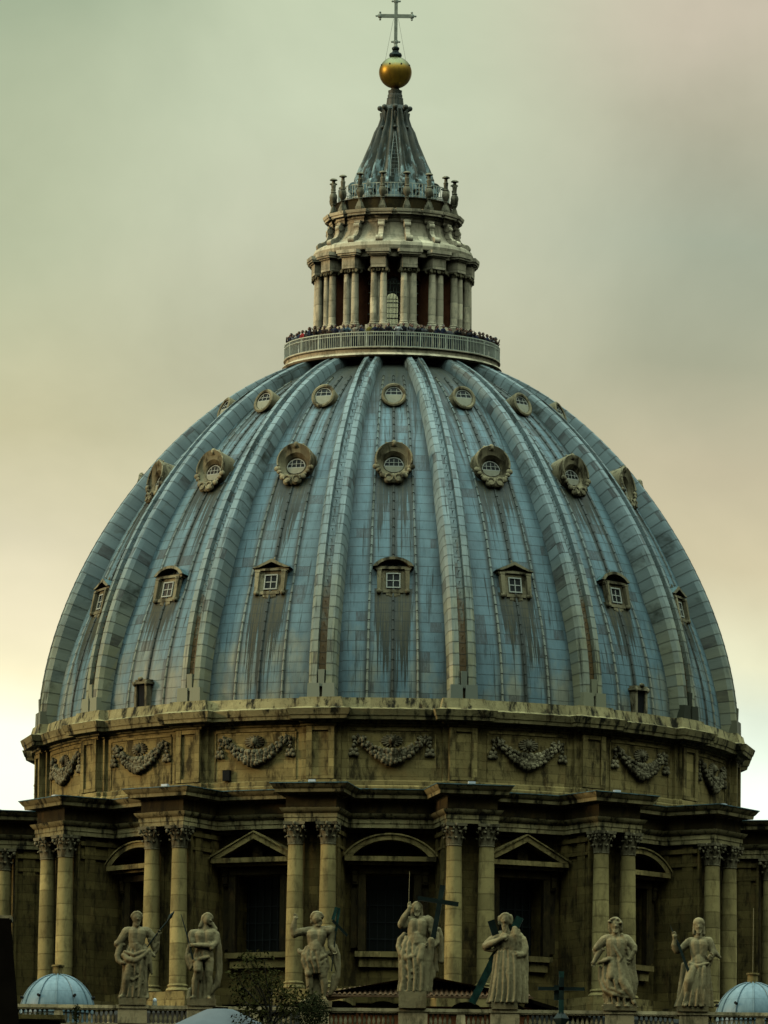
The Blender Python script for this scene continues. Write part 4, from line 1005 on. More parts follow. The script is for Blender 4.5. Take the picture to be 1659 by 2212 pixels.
def bB(f):
    f.head(1378, 268, 62, 88, .8, hair='short'); f.c((1330, 230, 5, 40), (1310, 300, 0, 34), (1275, 370, 10, 28)); f.c((1430, 330, -10, 40), (1480, 400, -20, 40)); f.c((1365, 340, 5, 44), (1360, 430, 5, 58))
    f.c((1190, 470, 0, 66), (1450, 460, 0, 70)); f.c((1270, 500, 30, 85), (1280, 640, 20, 80)); f.c((1390, 490, 28, 85), (1380, 640, 20, 78)); f.c((1300, 700, 10, 90), (1380, 760, 10, 90))
    f.c((1170, 470, 5, 62), (1150, 540, 20, 55), (1165, 590, 40, 50)); f.c((1125, 560, 20, 22), (1210, 590, 50, 20))
    f.c((1485, 480, 0, 58), (1500, 590, 40, 46), (1450, 650, 95, 42), (1200, 640, 115, 34)); f.hand(1190, 640, 118, -1, 0, 26); f.c((1400, 600, 80, 30), (1440, 680, 110, 34))
    f.c((1115, 680, 10, 30), (1100, 800, 10, 38), (1140, 930, 20, 36), (1150, 980, 20, 20)); f.c((1140, 780, 30, 30), (1180, 900, 40, 30), (1150, 960, 40, 20)); f.c((1150, 600, 30, 40), (1120, 700, 10, 34))
    f.skirt([(650, 1320, 100, 10), (760, 1320, 128, 20), (850, 1325, 130, 25)], 7, .10, 0); f.c((1200, 850, 70, 26), (1290, 830, 110, 30), (1400, 800, 100, 22)); f.c((1290, 830, 90, 26), (1300, 1000, 70, 30), (1290, 1120, 50, 22))
    f.c((1262, 850, 50, 66), (1248, 960, 100, 60)); f.e(1248, 985, 112, 54, 52); f.c((1248, 1010, 90, 50), (1215, 1130, 70, 50), (1205, 1340, 60, 28)); f.c((1205, 1360, 60, 30), (1165, 1378, 115, 24))
    f.c((1405, 850, 25, 72), (1410, 990, 45, 58), (1405, 1060, 40, 48), (1420, 1150, 25, 46), (1400, 1340, 20, 26)); f.c((1400, 1360, 20, 30), (1425, 1380, 80, 24))
    f.c((1500, 470, -40, 50), (1545, 700, -60, 44), (1550, 1000, -50, 46), (1520, 1180, -30, 46), (1440, 1290, -10, 30)); f.c((1510, 560, -20, 24), (1525, 900, -20, 26), (1530, 1150, -10, 24))
    f.skirt([(800, 1330, 105, -50), (1100, 1310, 120, -50), (1390, 1310, 150, -45)], 8, .16, .3, .4); f.c((1290, 1040, 0, 20), (1285, 1370, 20, 24)); f.c((1340, 1000, 10, 20), (1350, 1370, 10, 24)); f.c((1140, 1250, -20, 28), (1130, 1380, 0, 40))
def xB(f, T):
    s = MB(); s.tube([f.p(1005, 200, 60), f.p(1090, 480, 85), f.p(1185, 840, 110)], [.02, .045, .06], 6); s.obj('staff', 'bronze_dark', T)
statue('bare-legged stone youth in a cloak, thin staff leaning against the shoulder', SX[1], bB, UA, 1310, 1482, (1105, 1482, 1512, 1385, 1.1), xB)
UC = .00315
def bC(f):
    f.head(665, 400, 100, 128, .7, beard=.2); f.c((590, 340, 0, 50), (580, 470, 0, 45)); f.c((650, 520, 0, 65), (650, 610, 0, 90))
    f.c((490, 650, 0, 90), (900, 640, 0, 105)); f.c((580, 720, 40, 125), (600, 860, 35, 110)); f.c((740, 720, 40, 125), (720, 860, 35, 110)); f.c((640, 900, 20, 150), (640, 1000, 15, 160))
    f.c((500, 660, 0, 85), (380, 660, 30, 78), (270, 690, 45, 80)); f.c((240, 720, 45, 70), (215, 600, 60, 66), (240, 470, 80, 46)); f.hand(246, 430, 84, .1, -1, 42, side=1)
    f.c((940, 620, 0, 90), (950, 800, -10, 82), (940, 930, 20, 70), (985, 1000, 70, 52)); f.hand(1000, 1010, 84, .3, 1, 40, curl=.8)
    f.skirt([(930, 630, 170, 10), (1080, 620, 225, 15), (1220, 630, 235, 20), (1340, 660, 215, 25), (1470, 670, 160, 30)], 8, .14, .9, .66)
    f.c((430, 1110, 60, 60), (560, 1200, 130, 60), (720, 1180, 135, 55), (830, 1120, 90, 45)); f.c((600, 1250, 130, 40), (740, 1280, 140, 36), (850, 1200, 100, 30)); f.c((560, 1200, 130, 50), (640, 1330, 130, 46), (640, 1450, 100, 40)); f.c((330, 1020, 0, 44), (350, 1060, 30, 36), (420, 1040, 40, 40))
    f.c((530, 1380, 50, 90), (520, 1440, 70, 82)); f.e(520, 1470, 95, 74, 80); f.c((530, 1540, 50, 74), (545, 1650, 35, 78), (545, 1930, 20, 38)); f.c((545, 1950, 20, 46), (530, 2000, 110, 36))
    f.c((780, 1340, 40, 110), (790, 1500, 50, 90)); f.c((795, 1540, 45, 78), (815, 1650, 30, 84), (810, 1900, 15, 42)); f.c((810, 1930, 15, 50), (850, 1990, 100, 36))
    f.c((655, 1450, -60, 70), (650, 1700, -60, 60), (650, 2000, -50, 80)); f.c((700, 1500, -60, 50), (720, 1990, -60, 60)); f.c((620, 1450, -50, 30), (640, 1960, -30, 40))
    f.c((1010, 930, -30, 54), (1075, 1100, -30, 50), (1085, 1300, -30, 52), (1070, 1520, -20, 56), (1010, 1720, -20, 52), (930, 1850, -10, 44)); f.c((960, 1080, -10, 50), (1020, 1250, -10, 40), (1060, 1400, 0, 28)); f.c((1000, 1500, -10, 44), (960, 1760, -10, 40)); f.c((900, 1060, 0, 50), (960, 1080, 0, 50))
    f.skirt([(1960, 640, 230, -10), (2010, 640, 265, 0)], 6, .1, 0, .7)
def xC(f, T):
    s = MB(); s.tube([f.p(1035, 640, 70), f.p(995, 1000, 98), f.p(955, 1420, 80)], .04, 6); s.obj('staff', 'bronze_dark', T)
    s = MB(); s.bar(f.p(1035, 190, 70), f.p(970, 430, 78), .20, .16, up=(0, 1, 0)); s.bar(f.p(1090, 200, 55), f.p(1030, 640, 60), .16, .10, up=(0, 1, 0)); s.obj('staff_cross', 'bronze_green', T)
    s = MB(); s.bar(f.p(965, 440, 80), f.p(1250, 730, 50), .16, .14, up=(0, 1, 0)); s.obj('crosspiece', 'bronze_dark', T)
statue('half-naked stone statue with its arm thrown up to the left and a bronze cross staff', SX[2], bC, UC, 640, 2110, (415, 2110, 972, 2000, 1.15), xC)
UD = .003915
def bD(f):
    f.head(588, 560, 68, 105, .05, beard=.18, hair='long'); f.c((590, 650, 0, 50), (590, 730, 5, 70))
    f.c((450, 745, 0, 70), (745, 740, 0, 76)); f.c((540, 800, 40, 100), (540, 950, 40, 95)); f.c((650, 800, 40, 100), (640, 950, 40, 95)); f.c((580, 1000, 25, 135), (590, 1080, 20, 145))
    f.c((440, 745, 0, 72), (370, 800, 30, 66), (355, 815, 40, 60)); f.c((350, 800, 45, 58), (400, 690, 75, 52), (455, 600, 90, 36)); f.c((340, 830, 40, 34), (400, 850, 50, 24), (460, 780, 50, 24)); f.hand(468, 560, 92, .12, -1, 32, spread=.6, side=1, curl=.1); f.c((478, 530, 92, 12), (486, 455, 94, 9)); f.c((466, 530, 92, 12), (462, 465, 94, 8))
    f.c((780, 740, 0, 74), (835, 850, 5, 66), (850, 960, 30, 58)); f.c((880, 960, 20, 56), (900, 1080, 50, 48), (840, 1140, 90, 42), (800, 1130, 110, 34)); f.hand(795, 1120, 115, -1, -.1, 30, curl=.7)
    f.c((760, 680, 10, 30), (800, 760, 10, 40), (800, 900, 20, 40))
    f.c((925, 880, -20, 46), (965, 1000, -30, 42), (965, 1180, -30, 44), (972, 1360, -30, 42)); f.c((940, 1050, -10, 20), (950, 1370, -10, 22)); f.c((850, 1180, -20, 50), (880, 1400, -30, 44), (910, 1510, -20, 28)); f.c((880, 1420, -20, 24), (840, 1600, -10, 50))
    f.skirt([(1000, 575, 155, 15), (1100, 560, 200, 15), (1250, 560, 222, 20), (1450, 575, 225, 20), (1650, 580, 215, 18), (1845, 560, 215, 12)], 9, .16, .2)
    f.c((400, 950, 20, 34), (330, 1040, 20, 42), (310, 1150, 30, 42), (350, 1260, 60, 44), (450, 1330, 120, 50), (560, 1290, 140, 44), (600, 1180, 130, 34)); f.c((430, 1000, 60, 24), (380, 1130, 70, 26), (420, 1210, 100, 28), (560, 1160, 130, 24))
    f.c((670, 1160, 90, 76), (640, 1330, 130, 70), (600, 1480, 110, 50)); f.c((370, 1400, 60, 50), (380, 1600, 60, 46), (400, 1700, 50, 50), (370, 1820, 80, 44)); f.c((360, 1850, 90, 24), (440, 1850, 110, 24))
    f.c((420, 1450, 110, 30), (520, 1540, 130, 36), (620, 1440, 120, 26)); f.c((440, 1620, 110, 26), (520, 1640, 130, 26), (610, 1550, 120, 22)); f.c((530, 1650, 110, 26), (470, 1840, 105, 26)); f.c((600, 1560, 110, 26), (570, 1840, 105, 28))
    f.c((730, 1200, 100, 30), (690, 1450, 110, 34), (610, 1830, 95, 34)); f.c((810, 1060, 95, 62), (800, 1300, 85, 56), (740, 1600, 75, 56), (710, 1850, 70, 56)); f.c((830, 1300, 60, 24), (790, 1600, 60, 24), (760, 1850, 50, 26))
def xD(f, T):
    s = MB(); s.bar(f.p(842, 1020, 78), f.p(982, 195, 40), .30, .26, up=(0, 1, 0)); s.bar(f.p(600, 398, 58), f.p(1228, 488, 58), .26, .24, up=(0, 1, 0)); s.obj('cross', 'bronze_dark', T)
    s = MB(); s.tube([f.p(462, 470, 60), f.p(470, -10, 60)], .014, 5); s.obj('lightning_rod', 'rod_metal', T)
statue('central stone statue blessing with raised hand, large dark cross, on a tall block', SX[3], bD, UD, 545, 2100, (320, 2100, 750, 1845, 1.3), xD)
UE = .004313
def bE(f):
    f.head(612, 228, 68, 98, -.15, beard=1.1, hair='short'); f.c((535, 190, 10, 30), (535, 280, 10, 26)); f.c((680, 180, 10, 40), (695, 270, 10, 36)); f.c((620, 330, 0, 50), (630, 420, 5, 70))
    f.c((570, 440, 0, 72), (800, 460, 0, 76)); f.c((610, 500, 35, 100), (640, 620, 30, 100)); f.c((720, 500, 30, 100), (720, 640, 30, 100))
    f.c((545, 440, 0, 70), (420, 520, 20, 66), (345, 590, 35, 56)); f.c((345, 600, 45, 54), (440, 560, 100, 50), (560, 500, 130, 38)); f.hand(590, 488, 138, 1, -.15, 30); f.c((340, 640, 40, 30), (440, 660, 50, 26), (520, 600, 60, 30))
    f.c((745, 350, 50, 44), (750, 450, 80, 50), (755, 550, 85, 42)); f.c((800, 370, 30, 26), (790, 520, 50, 40)); f.c((700, 400, 60, 22), (720, 550, 90, 24))
    f.c((850, 500, 0, 66), (880, 620, 20, 66), (870, 700, 50, 54), (800, 730, 100, 44)); f.hand(790, 712, 115, -1, .1, 30)
    f.skirt([(600, 665, 150, 10), (720, 670, 185, 15), (900, 675, 205, 18), (1100, 670, 222, 15), (1280, 660, 228, 10), (1390, 640, 232, 10)], 12, .17, .4)
    for (xa, xb, xc, r) in ((520, 500, 440, 26), (560, 540, 500, 24), (600, 585, 560, 28), (660, 650, 640, 20), (700, 710, 690, 30), (750, 760, 740, 24)): f.c((xa, 680, 110, r * .8), (xb, 1000, 120, r), (xc, 1370, 115, r))
    f.c((640, 800, 95, 46), (660, 1000, 120, 54), (640, 1300, 90, 40))
    f.c((890, 660, 10, 50), (895, 900, 0, 52), (890, 1180, 0, 50), (905, 1265, 0, 26)); f.c((830, 760, 60, 44), (850, 950, 60, 46), (830, 1180, 50, 42), (800, 1370, 50, 40)); f.c((870, 900, 50, 20), (885, 1240, 30, 22))
    f.c((455, 1320, 50, 36), (415, 1372, 110, 28)); f.c((480, 730, 20, 26), (450, 1000, 20, 28), (430, 1330, 20, 34))
def xE(f, T):
    s = MB(); s.bar(f.p(410, 235, 55), f.p(640, 900, 0), .42, .22, up=(0, 1, 0)); s.bar(f.p(815, 190, 20), f.p(425, 800, -40), .44, .24, up=(0, 1, 0)); s.obj('diagonal_cross', 'bronze_dark', T)
    s = MB(); s.bar(f.p(822, 182, 24), f.p(745, 330, 14), .46, .27, up=(0, 1, 0)); s.obj('cross_beam', 'bronze_green', T)
    s = MB(); s.bar(f.p(470, 740, -36), f.p(160, 1385, -70), .44, .26, up=(0, 1, 0)); s.obj('cross_beam', 'bronze_green', T)
statue('white-bearded stone statue in a long robe, arms round a green diagonal cross', SX[4], bE, UE, 620, 1480, (430, 1480, 802, 1385, 1.15), xE)
UF = .005222
def bF(f):
    f.head(360, 245, 58, 82, .1, beard=.2); random.seed(3)
    for i in range(26): a = random.uniform(0, PI); f.e(360 + 70 * math.cos(a) * random.uniform(.5, 1.05), 232 - 62 * math.sin(a) * random.uniform(.6, 1.05), 30 + random.uniform(-10, 30), 20, 17)
    f.c((300, 210, 20, 22), (298, 290, 15, 22), (310, 330, 15, 18)); f.c((430, 230, 20, 22), (430, 310, 15, 20)); f.c((365, 300, 5, 46), (365, 380, 5, 56))
    f.c((265, 410, 0, 56), (490, 410, 0, 58)); f.c((330, 460, 25, 80), (340, 600, 20, 75)); f.c((410, 460, 25, 80), (410, 600, 20, 75)); f.c((440, 360, 40, 20), (480, 440, 50, 26), (470, 520, 50, 22))
    f.c((240, 420, 0, 54), (180, 490, 10, 52), (150, 520, 20, 44)); f.c((130, 500, 20, 16), (230, 540, 40, 18)); f.c((110, 540, 10, 16), (130, 580, 20, 18)); f.c((190, 550, 20, 34), (150, 620, 45, 32), (125, 670, 60, 26)); f.hand(118, 685, 66, -.2, 1, 24, curl=.5)
    f.c((180, 690, 80, 24), (280, 655, 90, 30)); f.c((240, 660, 80, 30), (330, 650, 60, 36)); 
    f.c((510, 420, 0, 54), (575, 500, 15, 44), (585, 540, 30, 34)); f.c((575, 560, 30, 30), (540, 630, 40, 30)); f.c((500, 520, 20, 30), (540, 620, 20, 26)); f.hand(535, 640, 48, -.4, 1, 22)
    f.skirt([(560, 375, 95, 10), (680, 370, 128, 15), (800, 385, 152, 20), (900, 390, 168, 20), (1000, 410, 165, 20), (1090, 420, 140, 20), (1170, 430, 130, 10)], 8, .16, 1.1)
    f.c((190, 740, 40, 20), (190, 880, 45, 24), (240, 1010, 80, 28), (350, 1060, 110, 28), (510, 1090, 100, 24)); f.c((235, 740, 60, 20), (240, 880, 70, 24), (290, 980, 100, 26), (440, 1040, 120, 26)); f.c((420, 800, 60, 60), (440, 900, 95, 56), (500, 990, 105, 50), (560, 1090, 90, 38)); f.c((560, 1110, 80, 32), (590, 1160, 110, 22))
    f.c((330, 700, 60, 50), (320, 850, 85, 60)); f.c((540, 560, -10, 42), (565, 760, -20, 44), (590, 900, -20, 46), (575, 1030, -10, 40)); f.c((505, 640, 20, 26), (520, 800, 20, 30), (540, 900, 20, 30)); f.c((300, 1080, 40, 40), (290, 1180, 30, 50)); f.c((240, 1050, 40, 24), (260, 1120, 30, 26))
    f.c((330, 480, 90, 14), (430, 640, 90, 18), (400, 700, 90, 16)); f.skirt([(1150, 420, 170, 0), (1200, 420, 190, 0)], 6, .1, 0, .6)
statue('curly-haired stone statue, elbows out, heavy robe gathered across the knee', SX[5], bF, UF, 420, 1242, (225, 1242, 620, 1170, 1.15))
def bG(f):
    f.head(1283, 255, 52, 80, 0, beard=.15, hair='long'); f.e(1283, 215, 10, 68, 62); f.c((1283, 320, 0, 40), (1283, 390, 5, 54))
    f.c((1185, 435, 0, 52), (1385, 430, 0, 56)); f.c((1245, 470, 25, 72), (1255, 600, 20, 68)); f.c((1320, 470, 25, 72), (1315, 600, 20, 68)); f.c((1280, 640, 15, 88), (1285, 680, 15, 95))
    f.c((1170, 440, 0, 50), (1100, 510, 15, 42), (1045, 545, 30, 40)); f.c((1030, 545, 35, 40), (1000, 480, 55, 36), (1005, 420, 65, 26)); f.c((990, 520, 30, 22), (1040, 560, 40, 26)); f.hand(1000, 395, 70, -.1, -1, 26)
    f.c((1400, 430, 0, 54), (1440, 520, 0, 46), (1460, 570, 20, 40)); f.c((1450, 570, 20, 36), (1410, 640, 50, 32), (1400, 620, 60, 26)); f.hand(1405, 610, 64, .5, -.6, 22, curl=.6); f.c((1460, 540, 0, 34), (1530, 615, 0, 18)); f.c((1420, 500, 0, 40), (1500, 590, 0, 24)); f.c((1420, 650, 20, 30), (1400, 700, 20, 30))
    f.c((1180, 700, 70, 18), (1280, 725, 100, 22), (1390, 690, 80, 18)); f.c((1220, 720, 90, 14), (1290, 745, 100, 14), (1330, 700, 95, 14))
    f.skirt([(660, 1280, 108, 12), (760, 1275, 128, 15), (900, 1265, 142, 18), (1050, 1250, 162, 15), (1195, 1228, 180, 10)], 10, .17, .2)
    f.c((1210, 760, 70, 56), (1170, 900, 105, 56), (1160, 1020, 80, 42), (1165, 1130, 70, 36)); f.c((1290, 750, 100, 18), (1250, 950, 110, 22), (1215, 1150, 100, 22)); f.c((1340, 740, 90, 30), (1330, 940, 100, 34), (1300, 1150, 90, 30)); f.c((1390, 720, 60, 20), (1380, 950, 60, 24), (1390, 1170, 60, 26)); f.c((1270, 960, 110, 16), (1255, 1160, 100, 20)); f.c((1350, 900, 80, 14), (1350, 1160, 80, 18))
    f.c((1110, 700, 10, 26), (1080, 950, 10, 30), (1055, 1180, 10, 34)); f.c((1150, 1140, 80, 30), (1130, 1185, 120, 20)); f.c((1290, 1160, 90, 26), (1310, 1190, 120, 20))
def xG(f, T):
    s = MB(); s.tube([f.p(950, 250, 40), f.p(1040, 455, 78)], [.01, .05], 6); s.bar(f.p(1040, 455, 78), f.p(1168, 795, 110), .16, .12, up=(0, 1, 0)); s.obj('lance', 'bronze_dark', T)
statue('long-haired stone statue with raised hand and dark lance, farthest right in the row', SX[6], bG, UF, 1230, 1248, (1035, 1248, 1400, 1195, 1.15), xG)

# small white lamps on the rail
def lamp(x, label):
    T = thing('rail_lamp', label, 'lamp', (x, -130.1, 53.11)); q = MB(); q.cyl((0, 0, 0), .16, (0, 0, .22), .14, 12); q.obj('lamp_base', 'board_cream', T)
    q = MB(); q.ell((0, 0, .30), (.12, .12, .16), 12, 8); q.obj('lamp_head', 'lamp_white', T)
lamp(-13.81, 'small white lamp on the rail between the two leftmost statues')

# obelisk in the square, only its cross shows
O = thing('obelisk', 'dark green metal cross on the obelisk tip, in front of the balustrade', 'obelisk', (7.03, -330, 0))
mb = MB(); mb.box((0, 0, 18), (2.6, 2.6, 30), tap=.62); mb.box((0, 0, 1.5), (5, 5, 3)); mb.obj('shaft', 'travertine', O)
mb = MB(); mb.box((0, 0, 36.35), (.20, .16, 1.75)); mb.box((0, 0, 36.55), (1.85, .16, .13)); mb.box((-.12, .1, 36.4), (.34, .1, .6)); mb.cyl((0, 0, 35.2), .12, (0, 0, 35.6), .10, 8); mb.obj('cross', 'bronze_dark', O)
mb = MB(); mb.box((0, 0, 37.12), (.205, .165, .24)); mb.box((0, -.005, 35.85), (.205, .17, .5)); mb.obj('cross_tip', 'bronze_green', O)
mb = MB(); mb.lathe([(.02, 34.95), (.30, 35.28), (.32, 35.36), (.12, 35.6), (.02, 35.66)], 4); mb.lathe([(.02, 33.0), (.75, 33.0), (.5, 34.4), (.15, 34.95), (.02, 35.0)], 8); mb.obj('star_mount', 'bronze_dark', O)

# ------------------------------------------------------------------ foreground roof terrace with tree, bush, parasol
TB = thing('terrace_building', 'plain foreground building with a dark stone ledge at the bottom left', 'building', (-2, -616, 0))
mb = MB(); mb.box((0, 2, 4.25), (12, 8, 8.5)); mb.obj('wall', 'travertine_drum_wall', TB, smooth=0)
mb = MB(); mb.box((-3.0, -3.9, 9.3), (3.4, .3, 1.86)); mb.box((-3.0, -3.95, 10.27), (3.5, .5, .045)); mb.obj('parapet', 'travertine_drum_wall', TB, smooth=0)
CH = thing('rooftop_chimney', 'dark tapered chimney with a pale capping at the left edge of the view', 'chimney', (-4.02, -620.5, 8.5))
mb = MB(); mb.prism([(-.4, 0), (.47, 0), (.21, 2.72), (-.25, 2.72)], -.25, .25); mb.obj('stack', 'dark_wood', CH, smooth=0)
mb = MB(); mb.box((0, 0, 2.735), (.46, .40, .04)); mb.box((-.06, -.172, 2.62), (.26, .03, .05)); mb.obj('capping', 'balustrade_stone', CH, smooth=0)
def foliage(mb, c, r, n, size, seed, holes=.45):
    random.seed(seed)
    k = 0
    while k < n:
        p = Vector((random.uniform(-1, 1), random.uniform(-1, 1), random.uniform(-1, 1)))
        if p.length > 1: continue
        q = Vector((p.x * r[0], p.y * r[1], p.z * r[2]))
        if mnoise.noise((q * (2.2 / max(r[0], .2))) + Vector((seed, 0, 0))) < holes - .5: k += 1; continue
        q += Vector(c); a = Vector((random.gauss(0, 1), random.gauss(0, 1), random.gauss(0, 1))).normalized(); b = a.orthogonal().normalized(); s_ = size * random.uniform(.6, 1.3)
        mb.add([q - a * s_, q + b * s_ * .5, q + a * s_, q - b * s_ * .5], [(0, 1, 2, 3)]); k += 1
TR = thing('potted_tree', 'thin young tree with sparse dark leaves in front of the balustrade', 'tree', (-1.15, -620, 8.5))
tk = MB(); random.seed(8)
tk.tube([(0, 0, 0), (.01, 0, 1.2), (-.01, 0, 1.72)], [.03, .022, .018], 8); tips = []
for k in range(11):
    a = random.uniform(-1, 1); h_ = random.uniform(.2, .72); sx = a * .42; y = random.uniform(-.25, .25)
    p = [(-.01, 0, 1.66 + .02 * k), (sx * .3, y * .3, 1.72 + h_ * .4), (sx * .8, y * .8, 1.72 + h_ * .75), (sx, y, 1.72 + h_)]
    tk.tube(p, [.012, .009, .006, .003], 5); tips.append((p[2], p[3]))
tk.obj('trunk', 'bark', TR)
cr_ = MB()
for i, (a, b) in enumerate(tips):
    foliage(cr_, a, (.15, .14, .11), 130, .020, i + 2); foliage(cr_, b, (.12, .12, .09), 100, .020, i + 40)
foliage(cr_, (-.12, 0, 2.05), (.30, .25, .22), 700, .020, 77); foliage(cr_, (.28, 0, 1.95), (.26, .2, .2), 600, .020, 78); foliage(cr_, (-.05, 0, 1.75), (.4, .25, .16), 700, .020, 79)
cr_.obj('crown', 'leaf', TR, smooth=0)
BS = thing('bush', 'round dark bush at the foot of the statue with the raised arm', 'bush', (-.72, -620.4, 8.5))
q = MB(); q.tube([(0, 0, 0), (0, 0, 1.7)], .03, 6); q.obj('stem', 'bark', BS)
q = MB(); foliage(q, (0, 0, 1.82), (.17, .17, .20), 1500, .016, 5, 0.1); q.obj('foliage', 'leaf_dark', BS, smooth=0)
for i, (x, z, r, lb) in enumerate(((-3.5, 10.30, (.12, .1, .035), 'low dark creeper trailing along the ledge at the bottom left'), (-3.14, 10.33, (.045, .05, .09), 'small upright leafy sprig sticking up from the ledge at the bottom left'))):
    S_ = thing('plant', lb, 'plant', (x, -620.0, 10.25)); q = MB(); foliage(q, (0, 0, z - 10.25), r, 260, .014, 60 + i, .3); q.tube([(0, 0, -.6), (0, 0, .05)], .008, 5); q.obj('foliage', 'leaf_dark', S_, smooth=0)
UM = thing('parasol', 'pale grey canvas parasol top at the bottom edge, in front of the balustrade', 'parasol', (-1.68, -619.5, 8.5))
q = MB(); q.lathe([(.02, 1.93), (.14, 1.925), (.2, 1.90), (.45, 1.78), (.8, 1.62), (1.5, 1.3), (1.5, 1.2)], 8, a0=PI / 8, a1=PI / 8 + 2 * PI); q.obj('canopy', 'canvas_grey', UM, smooth=20)
q = MB(); q.tube([(0, 0, 0), (0, 0, 1.9)], .025, 8); q.obj('pole', 'white_paint', UM)
q = MB(); q.box((.0, -.05, 1.935), (.16, .06, .02)); q.obj('cap', 'dark_wood', UM)

# ------------------------------------------------------------------ visitors on the gallery
def person_mesh(pose):
    f = MB(); J = MB(); L = MB(); hd = MB()
    zH = 1.62; lean = .10 if pose != 'tall' else 0.03
    f.ell((0, -lean - .02, zH), (.085, .10, .12), 12, 10); f.cap((0, -lean, 1.47), .055, (0, -lean * .9, 1.53), .05); f.ell((0, -lean - .125, zH - .01), (.018, .025, .025), 6, 5)
    for s_ in (-1, 1): f.ell((s_ * .088, -lean - .01, zH), (.015, .025, .035), 6, 5)
    torso = [((0, -lean * .8, 1.36), .15, (0, 0, 1.02), .14), ((-.12, -lean * .8, 1.38), .085, (.12, -lean * .8, 1.38), .085), ((-.05, 0, .98), .13, (.05, 0, .98), .13)]
    for a, ra, b, rb in torso: f.cap(a, ra, b, rb); J.cap(a, ra + .025, b, rb + .025)
    arms = {'lean': (((-.2, -lean, 1.36), (-.28, -.16, 1.16), (-.10, -.34, 1.14)), ((.2, -lean, 1.36), (.28, -.16, 1.16), (.10, -.34, 1.14))),
            'photo': (((-.2, -lean, 1.36), (-.27, -.26, 1.26), (-.07, -.36, 1.56)), ((.2, -lean, 1.36), (.27, -.26, 1.26), (.07, -.36, 1.56))),
            'tall': (((-.2, -lean, 1.36), (-.26, .02, 1.10), (-.20, -.18, .95)), ((.2, -lean, 1.36), (.3, -.15, 1.2), (.34, -.34, 1.45)))}[pose]
    for sh, el, ha in arms:
        f.cap(sh, .055, el, .043); f.cap(el, .043, ha, .03); J.cap(sh, .072, el, .06); J.cap(el, .06, tuple(lerp(e1, h1, .85) for e1, h1 in zip(el, ha)), .045)
        f.ell(ha, (.035, .035, .045)); 
        for k in range(4): f.cap(ha, .012, (ha[0] + (k - 1.5) * .018, ha[1] - .05, ha[2] + .03), .010, 6)
        f.cap(ha, .013, (ha[0] + .03, ha[1] - .01, ha[2] + .05), .011, 6)
    for s_ in (-1, 1):
        for g_, ex in ((f, 0), (L, .02)): g_.cap((s_ * .09, 0, .92), .095 + ex, (s_ * .10, -.02, .50), .065 + ex); g_.cap((s_ * .10, -.02, .50), .062 + ex, (s_ * .10, .02, .10), .04 + ex)
        f.cap((s_ * .10, .03, .05), .045, (s_ * .11, -.14, .04), .035)
    hd.ell((0, -lean + .015, zH + .03), (.10, .115, .12), 12, 8)
    return f, J, L, hd
def to_mesh(mb, vox, mat):
    o = remesh(mb, 'tmp', mat, vox, None); me = o.data; bpy.data.objects.remove(o); return me
PM = {}
for pose in ('lean', 'photo', 'tall'):
    f, J, L, hd = person_mesh(pose); PM[pose] = (to_mesh(f, .022, 'skin'), to_mesh(J, .03, 'cloth_black'), to_mesh(L, .03, 'cloth_navy'), hd.mesh('hair', 'hair_dark', 60))
for me, nm in ((m_, n_) for t3 in PM.values() for m_, n_ in zip(t3, ('person', 'jacket', 'trousers', 'hair'))): me.name = nm
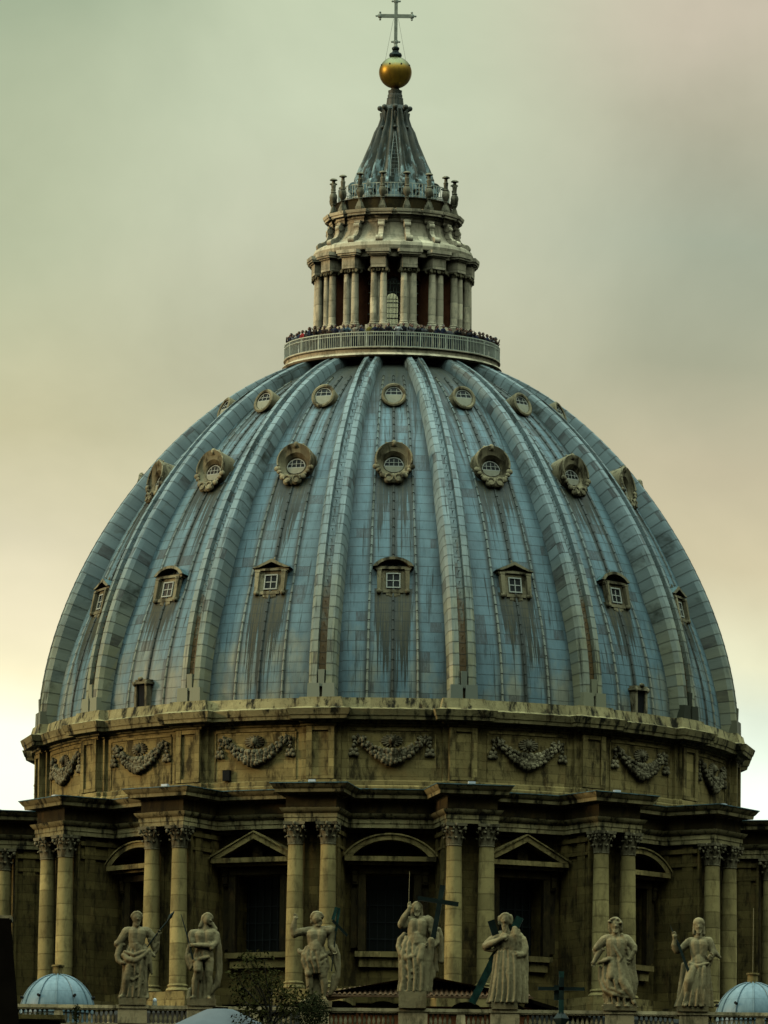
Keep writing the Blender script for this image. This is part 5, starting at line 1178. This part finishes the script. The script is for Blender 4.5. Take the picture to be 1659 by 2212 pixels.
def person(ang, R, pose, jacket, hair, label, group='visitors crowding the gallery railing', s_=1.0, legs='cloth_navy', turn=0):
    a = ang + rad(.7); P0 = thing('person', label, 'person', (R * math.sin(a), -R * math.cos(a), 112.38), a + turn, group)
    P0.scale = (s_, s_, s_)
    for me, nm, mt in zip(PM[pose], ('body', 'jacket', 'trousers', 'hair'), ('skin', jacket, legs, hair)):
        o = link(nm, me, P0); o.material_slots[0].link = 'OBJECT'; o.material_slots[0].material = MATS[mt]
random.seed(21)
special = {2.5: ('cloth_white', 'photo', 'visitor in a white shirt at the railing right of the middle of the gallery'), -21.5: ('cloth_beige', 'lean', 'visitor in a pale beige coat at the gallery railing left of the middle'),
           -60: ('cloth_red', 'lean', 'visitor in a bright red jacket near the left end of the gallery'), -86: ('cloth_grey', 'lean', 'visitor in grey at the extreme left end of the gallery'),
           -13: ('cloth_yellow', 'lean', 'visitor in a yellow top behind the bars left of the middle'), 66: ('cloth_navy', 'tall', 'tall visitor standing above the others near the right end of the gallery'), 86: ('cloth_black', 'tall', 'dark visitor alone at the extreme right end of the gallery'),
           -26: ('cloth_blue', 'photo', 'visitor in light blue holding up a phone left of the middle of the gallery')}
for a, (j_, p_, lb) in special.items(): person(rad(a), 7.60, p_, j_, 'hair_brown', lb, legs='cloth_navy')
LB = {'cloth_black': 'visitor in black pressed to the gallery railing among others in black', 'cloth_navy': 'visitor in a dark blue jacket in the packed gallery crowd', 'cloth_brown': 'visitor in a dark brown coat in the packed gallery crowd', 'cloth_grey': 'visitor in a grey jacket within the packed gallery crowd'}
for row, (R, st, a0) in enumerate(((7.60, 3.9, -88), (7.05, 5.0, -64))):
    a = a0
    while a < -a0:
        aa = a + random.uniform(-.8, .8)
        if not (row == 0 and any(abs(aa - s_) < 2.6 for s_ in special)) and not (row == 0 and abs(aa) > 70 and random.random() < .35):
            j_ = random.choice(['cloth_black', 'cloth_black', 'cloth_black', 'cloth_navy', 'cloth_brown', 'cloth_grey'])
            person(rad(aa), R, random.choice(['lean', 'lean', 'tall', 'photo']), j_, random.choice(['hair_dark', 'hair_dark', 'hair_brown', 'hair_grey']), LB[j_], {'cloth_black': 'gallery visitors in black', 'cloth_navy': 'gallery visitors in dark blue', 'cloth_brown': 'gallery visitors in brown', 'cloth_grey': 'gallery visitors in grey'}[j_],
                   random.uniform(.93, 1.08), random.choice(['cloth_navy', 'cloth_black']), random.uniform(-.5, .5))
        a += st
